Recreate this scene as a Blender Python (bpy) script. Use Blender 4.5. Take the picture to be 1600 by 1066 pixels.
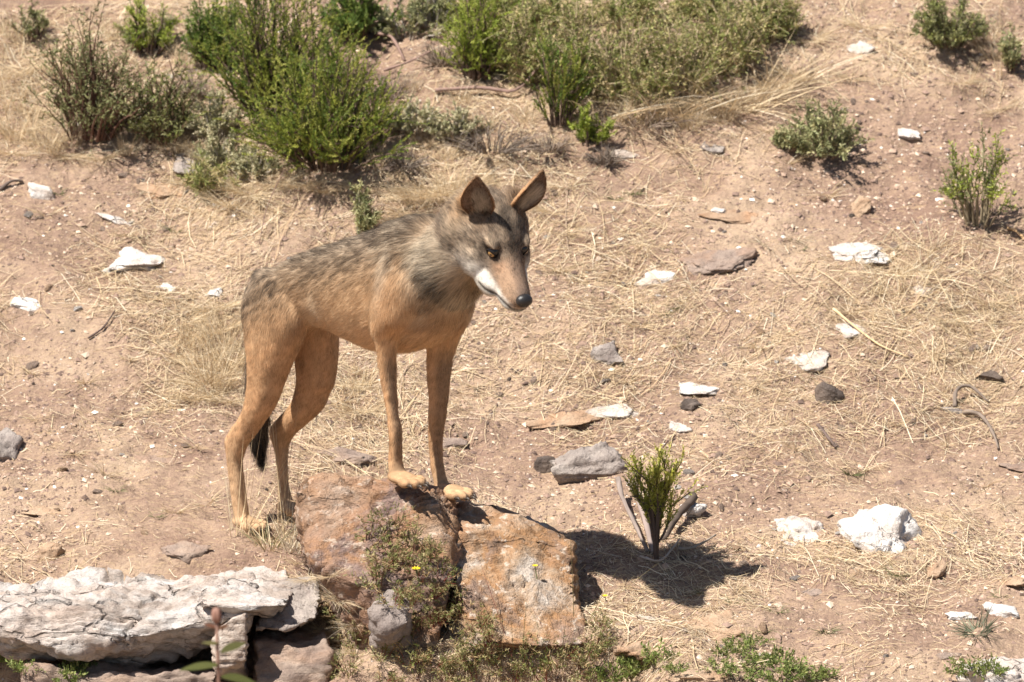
import bpy, bmesh, math, random
import numpy as np
from mathutils import Vector, Matrix, kdtree
for o in list(bpy.data.objects): bpy.data.objects.remove(o)
SC = bpy.context.scene
COL = SC.collection
# ------------------------------------------------------------------ camera, sky, sun, exposure
DIST, PITCH, LENS = 14.0, math.radians(12), 205.0
CAMP = np.array([0, -DIST*math.cos(PITCH), DIST*math.sin(PITCH)])
RT = np.array([1., 0, 0]); FW = np.array([0, math.cos(PITCH), -math.sin(PITCH)]); UP = np.array([0, math.sin(PITCH), math.cos(PITCH)])
cd = bpy.data.cameras.new('camera'); cam = bpy.data.objects.new('camera', cd); COL.objects.link(cam)
cam.location = CAMP; cam.rotation_euler = (math.pi/2-PITCH, 0, 0)
cd.lens = LENS; cd.sensor_width = 36; cd.clip_start = .5; cd.clip_end = 2000
cd.dof.use_dof = True; cd.dof.focus_distance = 13.85; cd.dof.aperture_fstop = 6.3
SC.camera = cam
SUN_EL, SUN_PHI = 58, 33            # elevation; shadows run to the right and a little away from the viewer
w = bpy.data.worlds.new('World'); SC.world = w; w.use_nodes = True
nt = w.node_tree; sky = nt.nodes.new('ShaderNodeTexSky'); sky.sky_type = 'NISHITA'; sky.sun_disc = False
tosun = np.array([-math.cos(math.radians(SUN_PHI)), -math.sin(math.radians(SUN_PHI))])
sky.sun_elevation = math.radians(SUN_EL); sky.sun_rotation = math.atan2(tosun[0], tosun[1])
nt.links.new(sky.outputs[0], nt.nodes['Background'].inputs[0]); nt.nodes['Background'].inputs[1].default_value = .05
sl = bpy.data.lights.new('sun', 'SUN'); sl.energy = 5.0; sl.angle = math.radians(.53); sl.color = (1, .95, .87)
so = bpy.data.objects.new('sun', sl); COL.objects.link(so)
ce = math.cos(math.radians(SUN_EL)); sdir = Vector((-tosun[0]*ce, -tosun[1]*ce, -math.sin(math.radians(SUN_EL))))
so.rotation_euler = sdir.to_track_quat('-Z', 'Y').to_euler(); so.location = (-6, -3, 9)
SC.view_settings.view_transform = 'Standard'; SC.view_settings.look = 'None'
SC.view_settings.exposure = .9; SC.view_settings.gamma = 1
# ------------------------------------------------------------------ noise and mesh helpers
def sstep(a, b, x):
    t = np.clip((x-a)/(b-a), 0, 1); return t*t*(3-2*t)
def _hash(ix, iy, iz, s):
    n = (ix.astype(np.uint32)*np.uint32(374761393) + iy.astype(np.uint32)*np.uint32(668265263)
         + iz.astype(np.uint32)*np.uint32(2246822519) + np.uint32((s*3266489917) % 4294967296))
    n = (n ^ (n >> np.uint32(13)))*np.uint32(1274126177); n = n ^ (n >> np.uint32(16))
    n = n*np.uint32(2654435761); n = n ^ (n >> np.uint32(15))
    return n.astype(np.float64)/2147483648.0-1
def vnoise(p, s=0):
    i = np.floor(p).astype(np.int64); f = p-i; f = f*f*f*(f*(f*6-15)+10)
    x, y, z = i.T; fx, fy, fz = f.T
    def L(a, b, t): return a+(b-a)*t
    c = [[[_hash(x+a, y+b, z+d, s) for d in (0, 1)] for b in (0, 1)] for a in (0, 1)]
    return L(L(L(c[0][0][0], c[1][0][0], fx), L(c[0][1][0], c[1][1][0], fx), fy),
             L(L(c[0][0][1], c[1][0][1], fx), L(c[0][1][1], c[1][1][1], fx), fy), fz)
ROT = np.array([[.8, .52, .3], [-.56, .82, .08], [-.2, -.23, .95]])
def fbm(p, s=0, o=4, g=.5):
    r = 0; a = 1; q = np.asarray(p, float)
    for k in range(o):
        r = r+a*vnoise(q, s+k*17); q = q@ROT*2.03+3.1; a *= g
    return r
def xy3(x, y, z=0): return np.stack([x, y, np.zeros_like(x)+z], -1)
def mesh_np(name, V, F, col=None, smooth=True, attrs=None):
    """V (n,3); F list of (k,m) index arrays"""
    me = bpy.data.meshes.new(name); V = np.asarray(V, np.float32)
    me.vertices.add(len(V)); me.vertices.foreach_set('co', V.ravel())
    idx = np.concatenate([f.ravel() for f in F]).astype(np.int32)
    tot = np.concatenate([np.full(len(f), f.shape[1]) for f in F]); st = np.concatenate([[0], np.cumsum(tot)[:-1]]).astype(np.int32)
    me.loops.add(len(idx)); me.loops.foreach_set('vertex_index', idx)
    me.polygons.add(len(tot)); me.polygons.foreach_set('loop_start', st)
    me.polygons.foreach_set('use_smooth', np.full(len(tot), smooth))
    me.update(calc_edges=True)
    if col is not None:
        c = np.ones((len(V), 4), np.float32); c[:, :3] = np.clip(col, 0, 1)
        me.color_attributes.new('Col', 'FLOAT_COLOR', 'POINT').data.foreach_set('color', c.ravel())
    return me
def cat(parts):
    """join [(V,F,col)] where F are index arrays grouped by size"""
    Vs, Fs, Cs, n = [], {}, [], 0
    for V, F, c in parts:
        Vs.append(V); Cs.append(np.broadcast_to(np.asarray(c, float), (len(V), 3)))
        for f in F: Fs.setdefault(f.shape[1], []).append(f+n)
        n += len(V)
    return np.concatenate(Vs), [np.concatenate(x) for x in Fs.values()], np.concatenate(Cs)
def obj(name, me, mat=None, parent=None, loc=None):
    o = bpy.data.objects.new(name, me); COL.objects.link(o)
    if mat is not None and me is not None and not me.materials: me.materials.append(mat)
    if parent is not None: o.parent = parent
    if loc is not None: o.location = loc
    return o
def tag(o, label, cat_, group=None, kind=None):
    if label: o['label'] = label
    if cat_: o['category'] = cat_
    if group: o['group'] = group
    if kind: o['kind'] = kind
    return o
def empty(name, loc, label, cat_, group=None):
    o = bpy.data.objects.new(name, None); COL.objects.link(o); o.location = loc; o.empty_display_size = .05
    return tag(o, label, cat_, group)
def copy_tree(o, parent=None):
    c = o.copy(); COL.objects.link(c)
    if parent is not None: c.parent = parent
    for ch in list(o.children): copy_tree(ch, c)
    return c
def norm(v): return v/np.maximum(np.linalg.norm(v, axis=-1, keepdims=True), 1e-9)
def tube(P, rad, n=6, cap=True):
    P = np.asarray(P, float); rad = np.broadcast_to(rad, len(P)); T = norm(np.gradient(P, axis=0))
    ref = np.array([.3, .2, .93]); A = norm(np.cross(T, ref)); B = np.cross(T, A)
    a = np.linspace(0, 2*np.pi, n, endpoint=False)
    V = (P[:, None]+rad[:, None, None]*(np.cos(a)[None, :, None]*A[:, None]+np.sin(a)[None, :, None]*B[:, None])).reshape(-1, 3)
    i = np.arange(len(P)-1)[:, None]*n; j = np.arange(n)[None]; k = (j+1) % n
    F = [np.stack([i+j, i+k, i+n+k, i+n+j], -1).reshape(-1, 4)]
    if cap:
        V = np.concatenate([V, P[:1], P[-1:]]); m = len(V); jj = np.arange(n); kk = (jj+1) % n; e = (len(P)-1)*n
        F.append(np.concatenate([np.stack([kk, jj, jj*0+m-2], -1), np.stack([e+jj, e+kk, jj*0+m-1], -1)]))
    return V, F
def blades(base, d, L, W, bend, S=3, prof='taper', side=None, rng=None):
    """ribbons: base (n,3), d (n,3) start direction, L, W (n,), bend (n,3) displacement at the tip per length"""
    n = len(base); t = np.linspace(0, 1, S+1)
    c = base[:, None]+L[:, None, None]*(d[:, None]*t[None, :, None]+bend[:, None]*(t**2)[None, :, None])
    if side is None:
        rv = norm(rng.normal(size=(n, 3))); side = norm(np.cross(d, rv))
    wf = {'taper': np.maximum((1-t)**.6, .12), 'leaf': np.maximum(np.sin(np.pi*np.clip(t*.92+.06, 0, 1)), .06), 'even': np.ones(S+1)*.9}[prof]
    o = side[:, None]*(W[:, None]*wf[None])[..., None]*.5
    V = np.stack([c-o, c+o], 2).reshape(-1, 3)
    b = (np.arange(n)*(S+1)*2)[:, None]+np.arange(S)[None]*2
    F = np.stack([b, b+1, b+3, b+2], -1).reshape(-1, 4)
    return V, [F], c
def rep(c, k): return np.repeat(c, k, axis=0)
LANDMARKS = [(202, 405, 'near the large rounded white rock'), (38, 471, 'near the white quartz lump'), (330, 560, 'behind the wolf\'s hind legs'), (150, 150, 'by the loose grey green shrub'), (390, 290, 'below the dense bright green heather'), (690, 300, 'behind the wolf\'s head'),
    (590, 650, 'between the wolf\'s hind and front legs'), (930, 716, 'by the half buried pinkish rock'), (1026, 432, 'near the bright white quartz rock'), (1110, 402, 'by the brown bedrock ridge'), (1345, 385, 'near the broad flat white rock'), (1525, 330, 'by the sparse upright broom'),
    (1285, 230, 'by the round sage bush'), (1080, 160, 'at the foot of the olive thicket'), (1480, 60, 'below the dark olive bush'), (1300, 618, 'near the upright grey brown clod'), (1530, 660, 'near the curved root'), (1374, 830, 'near the biggest white rock'), (1250, 816, 'by the leaf shaped white rock'),
    (1020, 870, 'by the heather sapling'), (1540, 970, 'by the dark green tussock'), (1100, 1000, 'by the ochre wedge of rock'), (220, 700, 'near the flat brown slate'), (20, 695, 'by the grey angular boulder'), (200, 870, 'behind the pale ledge'), (100, 1050, 'below the pale ledge'), (480, 900, 'at the left end of the boulder'),
    (800, 1040, 'at the foot of the boulder'), (944, 550, 'near the rounded grey stone'), (870, 656, 'by the thin tan flagstone'), (1240, 540, 'near the flat pinkish slab'), (1150, 332, 'by the tan slab'), (60, 280, 'by the white flaky stone'), (640, 880, 'in the upper cleft of the boulder'), (620, 950, 'beside the grey cracked stone'), (710, 950, 'against the pale boulder face')]
def near(px, py): return min(LANDMARKS, key=lambda q: (q[0]-px)**2+(1.5*(q[1]-py))**2)[2]
# ------------------------------------------------------------------ materials
class NT:
    def __init__(s, name):
        s.m = bpy.data.materials.new(name); s.m.use_nodes = True; s.t = s.m.node_tree; s.n = s.t.nodes
        s.bsdf = s.n['Principled BSDF']; s.out = s.n['Material Output']
    def add(s, ty, **k):
        n = s.n.new(ty)
        for a, v in k.items():
            if a.startswith('i_'): n.inputs[a[2:].replace('_', ' ')].default_value = v
            else: setattr(n, a, v)
        return n
    def link(s, a, b): s.t.links.new(a, b)
    def coord(s, scale=(1, 1, 1), rot=(0, 0, 0), rnd=False):
        tc = s.add('ShaderNodeTexCoord'); mp = s.add('ShaderNodeMapping'); mp.inputs['Scale'].default_value = scale; mp.inputs['Rotation'].default_value = rot
        s.link(tc.outputs['Object'], mp.inputs['Vector'])
        if rnd:
            oi = s.add('ShaderNodeObjectInfo'); mu = s.add('ShaderNodeMath', operation='MULTIPLY'); mu.inputs[1].default_value = 37
            s.link(oi.outputs['Random'], mu.inputs[0]); s.link(mu.outputs[0], mp.inputs['Location'])
        return mp.outputs[0]
    def noise(s, co, scale, detail=6, rough=.6, dist=0):
        n = s.add('ShaderNodeTexNoise'); n.inputs['Scale'].default_value = scale; n.inputs['Detail'].default_value = detail
        n.inputs['Roughness'].default_value = rough; n.inputs['Distortion'].default_value = dist; s.link(co, n.inputs['Vector']); return n.outputs['Fac']
    def ramp(s, fac, stops):
        r = s.add('ShaderNodeValToRGB'); e = r.color_ramp.elements
        while len(e) < len(stops): e.new(.5)
        for i, (p, c) in enumerate(stops):
            e[i].position = p; e[i].color = (*c, 1) if not np.isscalar(c) else (c, c, c, 1)
        s.link(fac, r.inputs[0]); return r.outputs[0]
    def mix(s, fac, a, b, mode='MIX'):
        m = s.add('ShaderNodeMix', data_type='RGBA', blend_type=mode)
        for inp, v in ((m.inputs[0], fac), (m.inputs[6], a), (m.inputs[7], b)):
            if hasattr(v, 'is_linked'): s.link(v, inp)
            elif np.isscalar(v): inp.default_value = v
            else: inp.default_value = (*v, 1)
        return m.outputs[2]
    def bump(s, h, strength, dist, prev=None):
        b = s.add('ShaderNodeBump'); b.inputs['Strength'].default_value = strength; b.inputs['Distance'].default_value = dist
        s.link(h, b.inputs['Height'])
        if prev is not None: s.link(prev, b.inputs['Normal'])
        return b.outputs[0]
    def done(s, color, rough=.9, normal=None, spec=.25):
        if hasattr(color, 'is_linked'): s.link(color, s.bsdf.inputs['Base Color'])
        else: s.bsdf.inputs['Base Color'].default_value = (*color, 1)
        s.bsdf.inputs['Roughness'].default_value = rough; s.bsdf.inputs['Specular IOR Level'].default_value = spec
        if normal is not None: s.link(normal, s.bsdf.inputs['Normal'])
        return s.m
def mat_vcol(name, rough=.8, trans=0., spec=.2):
    m = NT(name); a = m.add('ShaderNodeVertexColor', layer_name='Col'); m.done(a.outputs[0], rough, spec=spec)
    if trans:
        t = m.add('ShaderNodeBsdfTranslucent'); m.link(a.outputs[0], t.inputs[0]); x = m.add('ShaderNodeMixShader'); x.inputs[0].default_value = trans
        m.link(m.bsdf.outputs[0], x.inputs[1]); m.link(t.outputs[0], x.inputs[2]); m.link(x.outputs[0], m.out.inputs[0])
    return m.m
def mat_rock(name, stops, stain, stain_amt=.5, sc=1., aniso=(1, 1, 1), speck=None, rough=.9, bump=.012, cracks=0.):
    m = NT(name); co = m.coord(aniso, rnd=True)
    a = m.noise(co, 9*sc, 8, .62, .4); c = m.ramp(a, stops)
    b = m.noise(co, 4.5*sc, 7, .65, .8); c = m.mix(m.ramp(b, [(.45, 0.), (.62, stain_amt)]), c, stain)
    if speck:
        d = m.noise(co, 60*sc, 4, .7); c = m.mix(m.ramp(d, [(.56, 0.), (.66, .75)]), c, speck)
    g = m.noise(co, 170*sc, 4, .7); c = m.mix(.55, c, m.ramp(g, [(.3, .55), (.7, 1.)]), 'MULTIPLY')
    n = m.bump(m.noise(co, 26*sc, 6, .72, .3), 1., bump*1.3); n = m.bump(g, .6, bump*.25, n)
    if cracks:      # hairline fissures
        nz = m.add('ShaderNodeTexNoise'); nz.inputs['Scale'].default_value = 9*sc; nz.inputs['Detail'].default_value = 4; m.link(co, nz.inputs['Vector']); wc = m.mix(.16, co, nz.outputs['Color'], 'ADD')
        vo = m.add('ShaderNodeTexVoronoi', feature='DISTANCE_TO_EDGE'); vo.inputs['Scale'].default_value = 6*sc; m.link(wc, vo.inputs['Vector']); msk = m.ramp(m.noise(co, 5*sc, 3, .5), [(.42, 1.), (.56, 0.)])
        k = m.ramp(vo.outputs['Distance'], [(0., 0.), (.012, .3), (.03, 1.)]); kk = m.mix(1., k, msk, 'LIGHTEN')
        c = m.mix(cracks, c, m.mix(1., c, m.ramp(kk, [(0., .28), (1., 1.)]), 'MULTIPLY')); n = m.bump(kk, .9, bump*.8, n)
    return m.done(c, rough, n, .2)
M = {}
M['straw'] = mat_vcol('dry_straw', .65, .22, .25); M['leaf'] = mat_vcol('leaf', .6, .28, .3)
M['wood'] = mat_vcol('wood', .85); M['earth'] = mat_vcol('earth_bits', .95, 0, .1)
M['quartz'] = mat_rock('white_quartz', [(.3, (.68, .58, .51)), (.46, (.8, .74, .69)), (.66, (.86, .83, .8))], (.5, .36, .27), .6, 1.2, speck=None, cracks=.12)
M['schist'] = mat_rock('brown_schist', [(.3, (.26, .19, .16)), (.5, (.37, .28, .23)), (.7, (.46, .36, .29))], (.46, .28, .18), .5, 1.3, (1, 1, 2.5))
M['grey'] = mat_rock('grey_stone', [(.3, (.24, .19, .17)), (.5, (.36, .3, .27)), (.7, (.5, .43, .38))], (.58, .52, .46), .5, 1.3, speck=(.14, .11, .1))
M['pale'] = mat_rock('pale_stone', [(.3, (.36, .27, .22)), (.5, (.52, .42, .35)), (.7, (.66, .56, .48))], (.74, .69, .63), .6, 1.1)
M['tan'] = mat_rock('tan_stone', [(.3, (.4, .26, .17)), (.5, (.5, .35, .24)), (.7, (.58, .43, .3))], (.52, .28, .15), .5, 1.2, (1, 1, 2))
M['dark'] = mat_rock('dark_clod', [(.3, (.07, .055, .048)), (.5, (.13, .1, .085)), (.7, (.22, .175, .15))], (.3, .22, .17), .4, 2.)
M['boulder'] = mat_rock('rusty_boulder', [(.3, (0.156, 0.115, 0.111)), (.42, (0.254, 0.172, 0.143)), (.5, (0.377, 0.205, 0.107)), (.6, (0.402, 0.262, 0.172)), (.74, (0.541, 0.451, 0.377))], (.3, .215, .19), .5, .55, (1, 1, 1.4), speck=(.6, .48, .39), bump=.024, cracks=.7)
M['boulder2'] = mat_rock('rusty_boulder_pale', [(.28, (0.208, 0.144, 0.124)), (.42, (0.304, 0.204, 0.148)), (.49, (0.4, 0.22, 0.108)), (.57, (0.456, 0.32, 0.216)), (.68, (0.624, 0.56, 0.496))], (.36, .24, .19), .5, .6, (1, 1, 1.2), speck=(.7, .6, .5), bump=.022, cracks=.7)
M['slab'] = mat_rock('banded_quartz_slab', [(.3, (0.258, 0.202, 0.172)), (.4, (0.447, 0.37, 0.318)), (.5, (0.585, 0.525, 0.482)), (.66, (0.688, 0.654, 0.628))], (.62, .47, .38), .5, .7, (1, 1.2, 2.6), speck=(.5, .41, .36), bump=.018, cracks=.4)
def mat_ground():
    m = NT('dry_soil'); co = m.coord()
    big = m.noise(co, 2.2, 5, .6, .6); c = m.ramp(big, [(.36, (.29, .19, .145)), (.5, (.39, .27, .2)), (.64, (.49, .36, .26))])
    mid = m.noise(co, 11, 7, .65, .4); c = m.mix(.7, c, m.ramp(mid, [(.3, (.6, .58, .58)), (.52, (.95, .93, .9)), (.72, (1, 1, 1))]), 'MULTIPLY')
    st = m.noise(m.coord((30, 130, 60), (0, 0, .35)), 1, 5, .6, .8); c = m.mix(m.ramp(st, [(.53, 0.), (.66, .55)]), c, (.56, .4, .245))
    st2 = m.noise(m.coord((36, 120, 60), (0, 0, -.5)), 1, 5, .6, .8); c = m.mix(m.ramp(st2, [(.55, 0.), (.68, .5)]), c, (.58, .43, .27))
    cl = m.noise(co, 75, 6, .7); c = m.mix(m.ramp(cl, [(.36, .6), (.47, 0.)]), c, (.2, .13, .1))
    fl = m.noise(co, 120, 3, .5); c = m.mix(m.ramp(fl, [(.68, 0.), (.74, .6)]), c, (.66, .58, .5))
    n = m.bump(m.noise(co, 38, 6, .75), 1., .016); n = m.bump(st, .5, .004, n); n = m.bump(m.noise(co, 210, 4, .7), .5, .0025, n)
    return m.done(c, .95, n, .1)
M['ground'] = mat_ground()
# ------------------------------------------------------------------ terrain
def h_base(x, y):
    z = -.512+.2*(y-.25)+.27*.14*np.log1p(np.exp(np.clip((y-.62)/.14, -30, 60)))
    far = np.maximum(y-6, 0); z = z-.3*far+.3*np.minimum(far, 3)*.5
    left = sstep(-.3, -.6, x); z = z+left*.08*np.clip(.25-y, 0, .75)-left*.26*sstep(0, -.34, y)
    yl = -.45+.02*np.sin(x*7); z = z-.24*sstep(yl, yl-.1, y)*sstep(.42, .12, x)*(1-left)
    z = z+.08*np.clip(.25-y, 0, .9)*sstep(0, .25, x)
    return z
def h(x, y):
    x = np.asarray(x, float); y = np.asarray(y, float); sh = x.shape; x = x.ravel(); y = y.ravel()
    near = sstep(8, 3, np.hypot(x, y))
    z = h_base(x, y)+.05*fbm(xy3(x*.9, y*.9), 3, 3)*sstep(.3, 1.2, y)+.022*fbm(xy3(x*3.2, y*3.6), 11, 3)
    z = z+near*(.0115*fbm(xy3(x*10, y*15), 23, 3)+.0055*np.abs(fbm(xy3(x*34, y*40), 31, 3)))
    return z.reshape(sh)
def ray(px, py):
    d = FW+RT*((px-800)/1600*36/LENS)-UP*((py-533)/1600*36/LENS); return d/np.linalg.norm(d)
def hit(px, py):
    d = ray(px, py); t = np.linspace(11.5, 19, 500); P = CAMP+t[:, None]*d; e = P[:, 2]-h(P[:, 0], P[:, 1])
    k = np.argmax(e < 0) if (e < 0).any() else len(t)-1
    if k == 0: k = 1
    a = e[k-1]/(e[k-1]-e[k]+1e-12); return P[k-1]+(P[k]-P[k-1])*a
def tnorm(x, y, e=.03):
    x, y = np.asarray(x, float), np.asarray(y, float)
    return norm(np.stack([-(h(x+e, y)-h(x-e, y))/(2*e), -(h(x, y+e)-h(x, y-e))/(2*e), np.ones_like(x)], -1))
def grade(lo, hi, step, far, g=1.22):
    c = np.arange(lo, hi+step/2, step); k = []; s = step; p = 0
    while p < far: s *= g; p += s; k.append(p)
    k = np.array(k); return np.concatenate([lo-k[::-1], c, hi+k])
gx, gy = grade(-1.5, 1.5, .0075, 300), grade(-1.3, 2.55, .0075, 300)
GX, GY = np.meshgrid(gx, gy); GZ = h(GX, GY)
i = (np.arange(len(gy)-1)[:, None]*len(gx)+np.arange(len(gx)-1)[None]).ravel()
ground = obj('ground', mesh_np('ground', np.stack([GX, GY, GZ], -1).reshape(-1, 3), [np.stack([i, i+1, i+1+len(gx), i+len(gx)], -1)]), M['ground'])
tag(ground, 'dry reddish brown hillside soil strewn with straw', None, kind='structure')
# ------------------------------------------------------------------ rocks
def ico(sub):
    bm = bmesh.new(); bmesh.ops.create_icosphere(bm, subdivisions=sub, radius=1); bm.verts.ensure_lookup_table()
    V = np.array([v.co[:] for v in bm.verts]); F = np.array([[v.index for v in f.verts] for f in bm.faces]); bm.free(); return V, F
ICO = {k: ico(k) for k in (1, 2, 3, 4, 5)}
def chisel(seed, sub, size, planes=14, rough=.05, flat=0., lo=.55):
    r = np.random.RandomState(seed); V, F = ICO[sub]; V = V.copy()*1.15
    for k in range(planes):
        n = norm(r.normal(size=3)); d = r.uniform(lo, .95); e = V@n-d; V -= np.maximum(e, 0)[:, None]*n
    if flat: V[:, 2] = np.where(V[:, 2] > flat, flat+(V[:, 2]-flat)*.25, V[:, 2])
    V += V*(rough*fbm(V*2.2+seed, seed, 4))[:, None]+ .5*rough*norm(V)*fbm(V*np.array([3, 3, 9.])+seed, seed+5, 3)[:, None]
    return V*np.asarray(size), [F]
def place_rot(p, yaw, tilt=1.):
    n = tnorm(p[0], p[1], .06); n = norm(n*tilt+np.array([0, 0, 1-tilt])); q = Vector((0, 0, 1)).rotation_difference(Vector(n))
    return (q.to_matrix() @ Matrix.Rotation(yaw, 3, 'Z')).to_euler()
def rock(name, px, py, wpx, hpx, kind, label, seed, hgt=.35, sub=4, yaw=0., flat=0., embed=.35, group=None, cat_='rock', rough=.11, lo=.5):
    p = hit(px, py+hpx*.12); dist = np.linalg.norm(p-CAMP); k = dist/(LENS/36*1600); wpx, hpx = wpx*1.15, hpx*1.15; sx = wpx*k/2
    sy = max(hpx*k/2/.62*(1-hgt*.45), .3*sx); sz = max(hpx*k*hgt, .006)
    V, F = chisel(seed, sub, (sx, sy, sz), rough=rough, flat=flat, lo=lo)
    o = obj(name, mesh_np(name, V, F), M[kind], loc=p+np.array([0, 0, sz*(1-2*embed)*.5])); o.rotation_euler = place_rot(p, yaw, .8)
    return tag(o, label, cat_, group)
def hull_rock(name, pts, mat, label, voxel=.009, amp=.02, strata=.008, seed=1, bed=(0, .15, 1), crack=.0, cat_='rock'):
    pts = np.asarray(pts, float); c = pts.mean(0); bm = bmesh.new()
    for p in pts-c: bm.verts.new(p)
    bmesh.ops.convex_hull(bm, input=bm.verts); bmesh.ops.delete(bm, geom=[v for v in bm.verts if not v.link_faces], context='VERTS')
    bmesh.ops.recalc_face_normals(bm, faces=bm.faces); me = bpy.data.meshes.new('tmp'); bm.to_mesh(me); bm.free()
    V, F = remesh(me, voxel, 1); N = vnormals(V, F[0])
    b = norm(np.array(bed, float)); W = V+c
    s = (W@b)*55+1.2*fbm(W*5, seed+40, 3); lay = np.abs(((s % 1)+1) % 1-.5)*2
    V = V+N*(amp*fbm(W*6, seed, 5, .55)+amp*.5*np.abs(fbm(W*17, seed+9, 4))+amp*.16*fbm(W*60, seed+19, 2)-strata*(1-lay)**3*sstep(-.3, .4, fbm(W*4, seed+3, 2)))[:, None]
    if crack:
        e = np.abs(fbm(W*np.array([5, 5, 7]), seed+77, 3)); V -= N*(crack*sstep(.05, 0, e))[:, None]
    o = obj(name, mesh_np(name, V, F), M[mat], loc=c); return tag(o, label, cat_)
def remesh(me, voxel, smooth=2):
    o = bpy.data.objects.new('tmp', me); COL.objects.link(o); r = o.modifiers.new('r', 'REMESH'); r.mode = 'VOXEL'; r.voxel_size = voxel
    if smooth: s = o.modifiers.new('s', 'SMOOTH'); s.iterations = smooth; s.factor = .5
    dg = bpy.context.evaluated_depsgraph_get(); e = o.evaluated_get(dg); m = e.to_mesh()
    V = np.empty(len(m.vertices)*3, np.float32); m.vertices.foreach_get('co', V); L = np.empty(len(m.loops), np.int32); m.loops.foreach_get('vertex_index', L)
    n = np.empty(len(m.polygons), np.int32); m.polygons.foreach_get('loop_total', n); e.to_mesh_clear()
    bpy.data.objects.remove(o); bpy.data.meshes.remove(me); assert (n == 4).all()
    return V.reshape(-1, 3).astype(float), [L.reshape(-1, 4)]
def vnormals(V, F):
    n = np.cross(V[F[:, 2]]-V[F[:, 0]], V[F[:, 3]]-V[F[:, 1]]) if F.shape[1] == 4 else np.cross(V[F[:, 1]]-V[F[:, 0]], V[F[:, 2]]-V[F[:, 0]])
    N = np.zeros_like(V)
    for k in range(F.shape[1]): np.add.at(N, F[:, k], n)
    return norm(N)
def at(px, py, y):
    d = ray(px, py); return CAMP+d*((y-CAMP[1])/d[1])
# the boulder under the front paws: two lobes with an overgrown cleft between them
hull_rock('boulder', [at(470, 752, -.17), at(530, 742, -.2), at(600, 744, -.225), at(655, 752, -.245), at(705, 785, -.19), at(722, 860, -.33), at(464, 790, -.25), at(478, 845, -.32), at(505, 885, -.38),
    at(555, 912, -.42), at(640, 905, -.43), at(712, 900, -.42), (-.5, .02, -.43), (-.3, .02, -.4), (-.2, 0, -.42), (-.46, -.05, -.62), (-.2, -.1, -.75), (-.34, -.36, -.72), (-.2, -.42, -.75)],
    'boulder', 'rust orange weathered boulder lobe under the wolf\'s raised near front paw', amp=.016, strata=.016, seed=5, bed=(-.25, .45, .85), crack=.014)
hull_rock('boulder', [at(655, 777, -.14), at(735, 779, -.15), at(800, 795, -.17), at(868, 832, -.2), at(892, 852, -.22), at(905, 920, -.33), at(925, 1005, -.46), at(840, 1012, -.5),
    at(745, 1004, -.5), at(720, 930, -.42), at(690, 850, -.32), at(650, 800, -.2), (-.2, .03, -.45), (.0, .05, -.46), (.1, .02, -.5), (.14, -.3, -.75), (-.12, -.36, -.78), (-.15, 0, -.75)],
    'boulder2', 'flat faced rust and cream boulder lobe below the wolf\'s forward front paw', amp=.016, strata=.014, seed=12, bed=(.35, .2, .9), crack=.016)
# pale ledge at the lower left
hull_rock('rock_slab', [at(-60, 925, -.08), at(120, 892, -.02), at(290, 880, .0), at(385, 886, -.02), at(400, 925, -.25), at(385, 960, -.42), at(250, 990, -.47), at(120, 1012, -.5), at(20, 1000, -.5), at(-60, 960, -.45),
    at(20, 1035, -.42), at(200, 1040, -.36), at(370, 1000, -.3), (-1.4, 0, -.6), (-.7, 0, -.6)], 'slab', 'long pale banded rock slab forming a ledge with an undercut front', voxel=.0065, amp=.02, strata=.018, seed=21, bed=(.05, .3, 1), crack=.02)
hull_rock('rock_slab', [at(300, 905, -.06), at(395, 890, -.03), at(445, 893, -.04), at(462, 915, -.2), at(450, 945, -.42), at(385, 955, -.45), at(310, 945, -.46), at(300, 930, -.3), at(330, 960, -.36), at(430, 958, -.36)],
    'slab', 'white blunt ended rock slab lying on top of the long pale ledge', voxel=.007, amp=.012, strata=.012, seed=33, bed=(.05, .3, 1))
hull_rock('rock', [at(455, 905, -.14), at(490, 908, -.16), at(503, 930, -.28), at(498, 965, -.38), at(450, 985, -.42), at(395, 985, -.38), at(420, 930, -.3), (-.5, -.1, -.66), (-.6, -.1, -.66)],
    'grey', 'grey speckled rock at the end of the pale ledge', voxel=.007, amp=.014, strata=.01, seed=41, bed=(.1, .3, 1))
hull_rock('rock', [at(345, 975, -.5), at(384, 958, -.5), at(385, 1030, -.5), at(340, 1050, -.5), at(330, 1000, -.48), at(335, 1070, -.3), at(385, 1060, -.3), at(384, 965, -.3), at(345, 985, -.3)],
    'pale', 'small upright block wedged under the front of the pale ledge', voxel=.006, amp=.01, strata=.01, seed=51)
hull_rock('rock', [at(395, 1000, -.36), at(505, 985, -.34), at(520, 1020, -.42), at(510, 1090, -.46), at(400, 1090, -.46), (-.62, -.1, -.85), (-.45, -.1, -.85), (-.62, -.1, -.68), (-.45, -.1, -.68)],
    'schist', 'brown bedrock shelf below the speckled rock in the ledge\'s shade', voxel=.008, amp=.02, strata=.016, seed=61)
hull_rock('rock', [at(40, 1045, -.5), at(200, 1050, -.47), at(340, 1050, -.45), at(340, 1110, -.52), at(40, 1110, -.55), (-1.15, -.2, -.85), (-.7, -.2, -.85), (-1.15, -.2, -.74), (-.7, -.2, -.74)],
    'schist', 'layered brown rock foot beneath the undercut pale ledge', voxel=.008, amp=.02, strata=.016, seed=67)
hull_rock('rock', [at(960, 1010, -.5), at(1040, 985, -.42), at(1140, 955, -.36), at(1165, 985, -.45), at(1120, 1015, -.52), at(1010, 1030, -.56), (.25, -.3, -.72), (.5, -.25, -.72), (.4, -.5, -.75)],
    'tan', 'low ochre wedge of rock among green herbs beside the boulder', voxel=.007, amp=.012, strata=.014, seed=71, bed=(-.5, .2, .8))
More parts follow.
